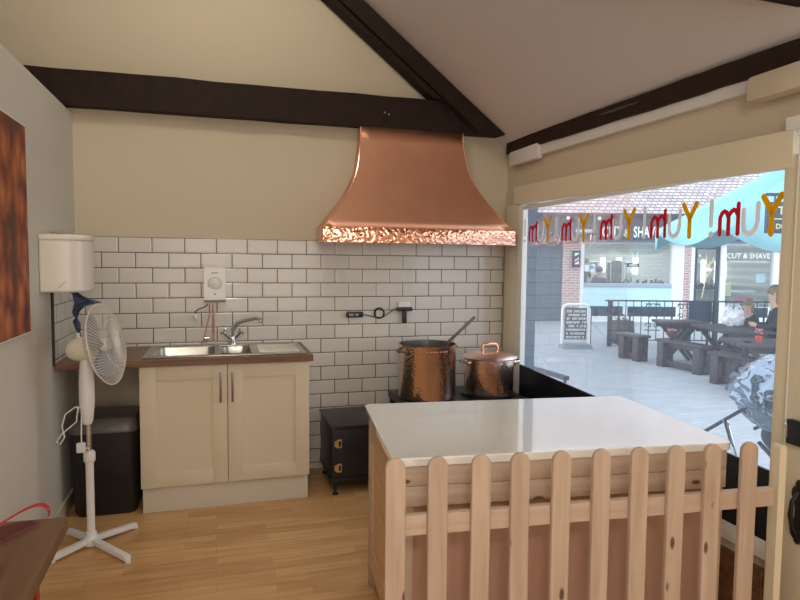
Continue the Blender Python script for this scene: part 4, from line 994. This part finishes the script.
# ---- A-board
ab = thing('pavement_sign', 'white framed swing sign with handwritten capitals standing on the paving', 'pavement sign', (7.55, 6.12, G), FA+.04)
mb = MB(); w2, h_ = .27, .86
pts = [(-w2, 0, .08), (-w2, 0, h_-.10), (-w2+.03, 0, h_-.03), (-w2+.10, 0, h_), (w2-.10, 0, h_), (w2-.03, 0, h_-.03), (w2, 0, h_-.10), (w2, 0, .08)]
mb.tube(pts, .024, 8); mb.build('frame', 'shop_white', ab, local=True)
MB().prism([(-.30, .0), (.30, .0), (.27, .09), (-.27, .09)], 'Y', -.16, .16).build('weighted_base', 'grey_base', ab, local=True)
bf = MB().box(-.215, .215, -.014, .014, .17, h_-.07, .004).build('board', 'board_face', ab, local=True)
mb = MB()
rng = random.Random(11)
for k in range(8):
    # rows of small chalk capitals
    z = h_-.135-k*.073; x = -.185
    while x < .175:
        wd = rng.uniform(.022, .036)
        if rng.random() < .86:
            mb.box(x, x+.011, -.0165, -.0140, z-.022, z+.022); mb.box(x, x+wd, -.0165, -.0140, z+.012, z+.022)
            if rng.random() < .6: mb.box(x+wd-.008, x+wd, -.0165, -.0140, z-.022, z+.022)
            if rng.random() < .6: mb.box(x, x+wd, -.0165, -.0140, z-.022, z-.014)
            if rng.random() < .5: mb.box(x, x+wd, -.0165, -.0140, z-.004, z+.004)
        x += wd+.010
mb.build('handwriting', 'sign_text', ab, local=True)

# ---- picnic tables and benches
def picnic_table(c, ax, L, W2, lab, hgt=.70):
    t = thing('picnic_table', lab, 'picnic table', (c[0], c[1], G), ax, 'dark picnic tables')
    for k in range(4):
        y = k*W2/4
        MB().box(0, L, y+.004, y+W2/4-.004, hgt-.045, hgt, .004).build('plank', 'bench', t, local=True)
    for y in (.08, W2-.12):
        MB().obox((.10, y, hgt-.05), (L-.10, y, .0), .045, .085, up=(0, 1, 0)).build('leg', 'bench', t, local=True)
        MB().obox((L-.10, y+.046, hgt-.05), (.10, y+.046, .0), .045, .085, up=(0, 1, 0)).build('leg', 'bench', t, local=True)
        MB().box(.06, L-.06, y+.023, y+.055, hgt-.12, hgt-.046).build('crossbar', 'bench', t, local=True)
    MB().box(L/2-.03, L/2+.03, .10, W2-.10, hgt*.5-.03, hgt*.5+.03).build('brace', 'bench', t, local=True)
    return t
def bench_(c, ax, L, lab):
    t = thing('bench', lab, 'bench', (c[0], c[1], G), ax, 'dark wooden benches')
    MB().box(0, L, 0, .24, .405, .45, .005).build('seat', 'bench', t, local=True)
    for x in (.04, L-.18):
        for y in (.01, .15): MB().box(x, x+.13, y, y+.08, 0, .404, .004).build('leg', 'bench', t, local=True)
    MB().box(.02, L-.02, .095, .145, .03, .11, .003).build('ground_rail', 'bench', t, local=True)
    MB().box(.17, L-.18, .10, .14, .33, .404).build('seat_rail', 'bench', t, local=True)
    return t
aB = math.atan2(-.98, .04)     # benches run towards us
def bb(p, L, lab): 
    return bench_(p, aB, L, lab)
b1 = bb((7.64, 4.95), .58, 'dark wooden bench nearest the railing, left end of the row')
b2 = bb((7.72, 4.06), .97, 'dark wooden bench in front of the table with the white bag')
b3 = bb((7.48, 2.68), .75, 'dark wooden bench under the near picnic table')
bench_((8.98, 3.98), math.radians(-90), 1.5, 'dark wooden bench under the two people sitting at the table')
picnic_table((7.94, 2.88), math.radians(-18), .76, 1.08, 'dark picnic table holding the white plastic bag')
picnic_table((7.98, 4.22), math.radians(-20), .72, .50, 'dark picnic table nearest the railing posts')
picnic_table((6.98, 1.62), math.radians(-25), .95, .75, 'dark picnic table nearest the window, with a red flower pot')
def flowerpot(loc, lab, potm='pot_red', s_=1.):
    t = thing('flower_pot', lab, 'flower pot', loc, 0, 'flower pots on the tables')
    s_ *= .68
    MB().lathe([(.045*s_, 0), (.06*s_, .09*s_), (.066*s_, .09*s_), (.066*s_, .11*s_), (.055*s_, .11*s_), (.05*s_, .09*s_)], 18).build('pot', potm, t, local=True)
    mb = MB(); rg = random.Random(int(loc[0]*100)); m2 = MB()
    for k in range(26):
        a = rg.uniform(0, 2*PI); q = rg.uniform(.02, .10)*s_; p = Vector((q*math.cos(a), q*math.sin(a), (.13+rg.uniform(0, .09))*s_))
        d = Vector((math.cos(a), math.sin(a), .6))*.05*s_; s3 = Vector((-math.sin(a), math.cos(a), 0))*.018*s_
        mb._add([p-d*.4, p+s3, p+d*.6, p-s3], [[0, 1, 2, 3]])
        if k % 2 == 0: m2.sphere(p+Vector((0, 0, .02*s_)), .019*s_, (1, 1, .7), 8)
    o = mb.build('leaves', 'leaf', t, local=True); o['kind'] = 'stuff'
    o = m2.build('petals', 'flower_pink', t, local=True); o['kind'] = 'stuff'
flowerpot((7.42, 1.79, G+.70), 'red pot of pink flowers on the near picnic table')
flowerpot((7.84, 3.82, G+.45), 'small pot of pink flowers at the end of the bench', 'dark_red', 1.1)
at_ = tag(MB().lathe([(.05, 0), (.055, .02), (.045, .022), (.04, .008)], 16, (7.22, 1.76, G+.70)).build('ashtray', 'black_plastic'), 'small dark ashtray beside the red flower pot', 'ashtray')
# carrier bag
bagm = MB(); 
def bagf(cx, cy, cz, sx_, sy_, sz_):
    t = bmesh.new(); bmesh.ops.create_icosphere(t, subdivisions=4, radius=1)
    for v in t.verts:
        n_ = noise.noise(v.co*2.3+Vector((3, 1, 7)))*.28+noise.noise(v.co*6)*.10
        v.co *= 1+n_; v.co.z = max(-.75, v.co.z)
        v.co = Vector((cx+v.co.x*sx_, cy+v.co.y*sy_, cz+(v.co.z+.75)*sz_))
    return t
cb_ = thing('carrier_bag', 'white plastic carrier bag standing full on a picnic table', 'carrier bag', (8.66, 3.42, G+.70))
bagm.merge(bagf(8.66, 3.42, G+.702, .17, .13, .16)); bagm.build('bag_body', 'bag_white', cb_)
for dx, s2 in ((-.12, 1), (.10, -1)):
    mb = MB(); mb.tube([(8.66+dx, 3.42, G+.88), (8.66+dx-.06*s2, 3.42, G+.94), (8.66+dx-.02*s2, 3.42, G+1.01), (8.66+dx+.06*s2, 3.42, G+.99), (8.66+dx+.09*s2, 3.42, G+.85)], [.025, .02, .018, .02, .025], 8); mb.build('bag_handle', 'bag_white', cb_)

# people at the tables
seated('person', 'child in a dark coat sitting at the picnic table beside the white bag', (9.10, 3.56, G), math.radians(-75), seat=.42, scale=.76, hair='hair_blond', long_hair=True)
pp = seated('person', 'fair-haired person in a black coat with a pale bag strap, sitting by the child', (9.02, 2.96, G), math.radians(-130), seat=.45, scale=1.0, hair='hair_blond', long_hair=True)
MB().tube([(-.17, .04, 1.0), (-.08, .11, .88), (.05, .13, .72), (.13, .12, .58)], .012, 8).build('bag_strap', 'bag_white', pp, local=True)

# ---- teal canopy (market parasol) and hanging sign
ct = thing('market_parasol', 'large teal market parasol with scalloped edge beyond the window', 'parasol', (10.6, 4.2, G))
apex = Vector((11.05, 3.62, 3.72))
cor = [Vector((7.06, 3.28, 1.90)), Vector((7.62, 2.70, 1.985)), Vector((9.2, 2.1, 1.90)), Vector((12.0, 1.6, 2.0)), Vector((14.0, 4.2, 2.1)), Vector((12.0, 6.5, 2.1)), Vector((8.9, 5.6, 2.1))]
mb = MB()
for i in range(len(cor)):
    a, b2 = cor[i], cor[(i+1) % len(cor)]
    sag = (.20, .30, .3, .3, .3, .3, .3)[i]
    def fn(u_, v_):
        e = a.lerp(b2, u_); e = e+Vector((0, 0, -sag*math.sin(PI*u_)))
        p = e.lerp(apex, v_); c_ = (a.lerp(b2, u_)+Vector((0, 0, 0))).lerp(apex, v_)
        return p+Vector((0, 0, -.10*math.sin(PI*v_)*math.sin(PI*u_)))
    mb.quadgrid(fn, 16, 12)
bmesh.ops.remove_doubles(mb.bm, verts=mb.bm.verts, dist=.001)
mb.build('canopy', 'teal_cloth', ct, solid=.01)
MB().cyl((11.05, 3.62, G+.05), (11.05, 3.62, 3.70), .03, 12).build('pole', 'shop_white', ct)
MB().box(10.75, 11.35, 3.32, 3.92, G, G+.06, .01).build('base', 'grey_base', ct)
hs = thing('hanging_sign', 'dark hanging sign lettered in pale capitals beside the teal canopy', 'sign', (8.10, 2.22, G), FA)
mb = MB(); mb.box(-.16, .50, -.02, .02, 2.10, 2.52, .004); hb = mb.build('sign_board', 'slate_blue', hs, local=True)
mb = MB(); text(mb, 'THE', .15, T((.13, -.022, 2.40)) @ rx(PI/2), .003); text(mb, 'DINING', .095, T((.14, -.022, 2.19)) @ rx(PI/2), .003); mb.box(-.10, .4, -.024, -.02, 2.285, 2.30); mb.build('lettering', 'gold_text', hs, local=True)
MB().box(-.16, .56, -.015, .015, 2.60, 2.64).box(-.05, -.035, -.008, .008, 2.52, 2.61).box(.40, .415, -.008, .008, 2.52, 2.61).build('bracket', 'iron', hs, local=True)
MB().box(.54, .60, -.03, .03, 0, 2.70).build('post', 'iron', hs, local=True)

# ---- black rail seat just outside the window
rs = thing('cafe_rail', 'low black metal rail standing just outside the window by the corner pier', 'rail', (3.6, .3, G))
MB().obox((3.6, .75, .515), (3.6, .09, .53), .05, .035, bev=.004).build('top_bar', 'iron', rs)
for y in (.12, .70): MB().obox((3.6, y, .52), (3.6, y, G), .02, .02).build('leg', 'iron', rs)

# ---- pram with rain cover
pm = thing('pram', 'pram under a crinkled silvery rain cover just outside the window', 'pram', (4.2, -1.7, G))
t = bmesh.new(); bmesh.ops.create_icosphere(t, subdivisions=5, radius=1)
for v in t.verts:
    c = v.co.copy(); q = Vector((c.x*2, c.y*3, c.z*4))
    ridg = 1-abs(noise.noise(q*1.6+Vector((5, 2, 1))))*2
    k = 1+.11*(ridg-.5)+.02*noise.noise(q*3.0)
    c = Vector((c.x*.30, c.y*.58*(1 if c.z < 0 else 1), c.z*(.30 if c.z > 0 else .24)))*k
    v.co = c+Vector((4.18, -1.66, .67))
mb = MB(); mb.merge(t); mb.build('rain_cover', 'rain_cover', pm, angle=180)
t = bmesh.new(); bmesh.ops.create_icosphere(t, subdivisions=3, radius=1)
for v in t.verts: v.co = Vector((v.co.x*.24+4.18, v.co.y*.42-1.72, v.co.z*.16+.44))
mb = MB(); mb.merge(t); mb.build('seat', 'pram_dark', pm)
mb = MB()
for x in (3.95, 4.40):
    mb.tube([(x, -2.35, .95), (x, -1.85, .86), (x, -1.47, .70), (x, -1.0, .35)], .012, 8)
mb.tube([(3.95, -2.35, .95), (4.40, -2.35, .95)], .016, 8); mb.build('handle_frame', 'pram_dark', pm)
mb = MB()
for x in (3.95, 4.40):
    mb.tube([(x, -1.19, .50), (x, -1.32, .20), (x, -1.40, -.06)], .015, 8); mb.tube([(x, -1.45, .42), (x, -1.9, .15), (x, -2.15, -.04)], .014, 8)
mb.tube([(3.95, -1.45, .18), (4.40, -1.45, .18)], .012, 8); mb.build('chassis', 'chrome', pm)
for x in (3.93, 4.42):
    for y, r_ in ((-1.40, .10), (-2.15, .13)):
        w_ = MB(); w_.tube([(x, y+r_*.85*math.cos(2*PI*k/24), G+r_+r_*.85*math.sin(2*PI*k/24)) for k in range(24)], r_*.15, 8, closed=True); w_.cyl((x-.01, y, G+r_), (x+.01, y, G+r_), r_*.3, 12)
        for k in range(5): w_.obox((x, y, G+r_), (x, y+r_*.8*math.cos(k*2*PI/5), G+r_+r_*.8*math.sin(k*2*PI/5)), .012, .012)
        w_.build('wheel', 'black_plastic', pm)
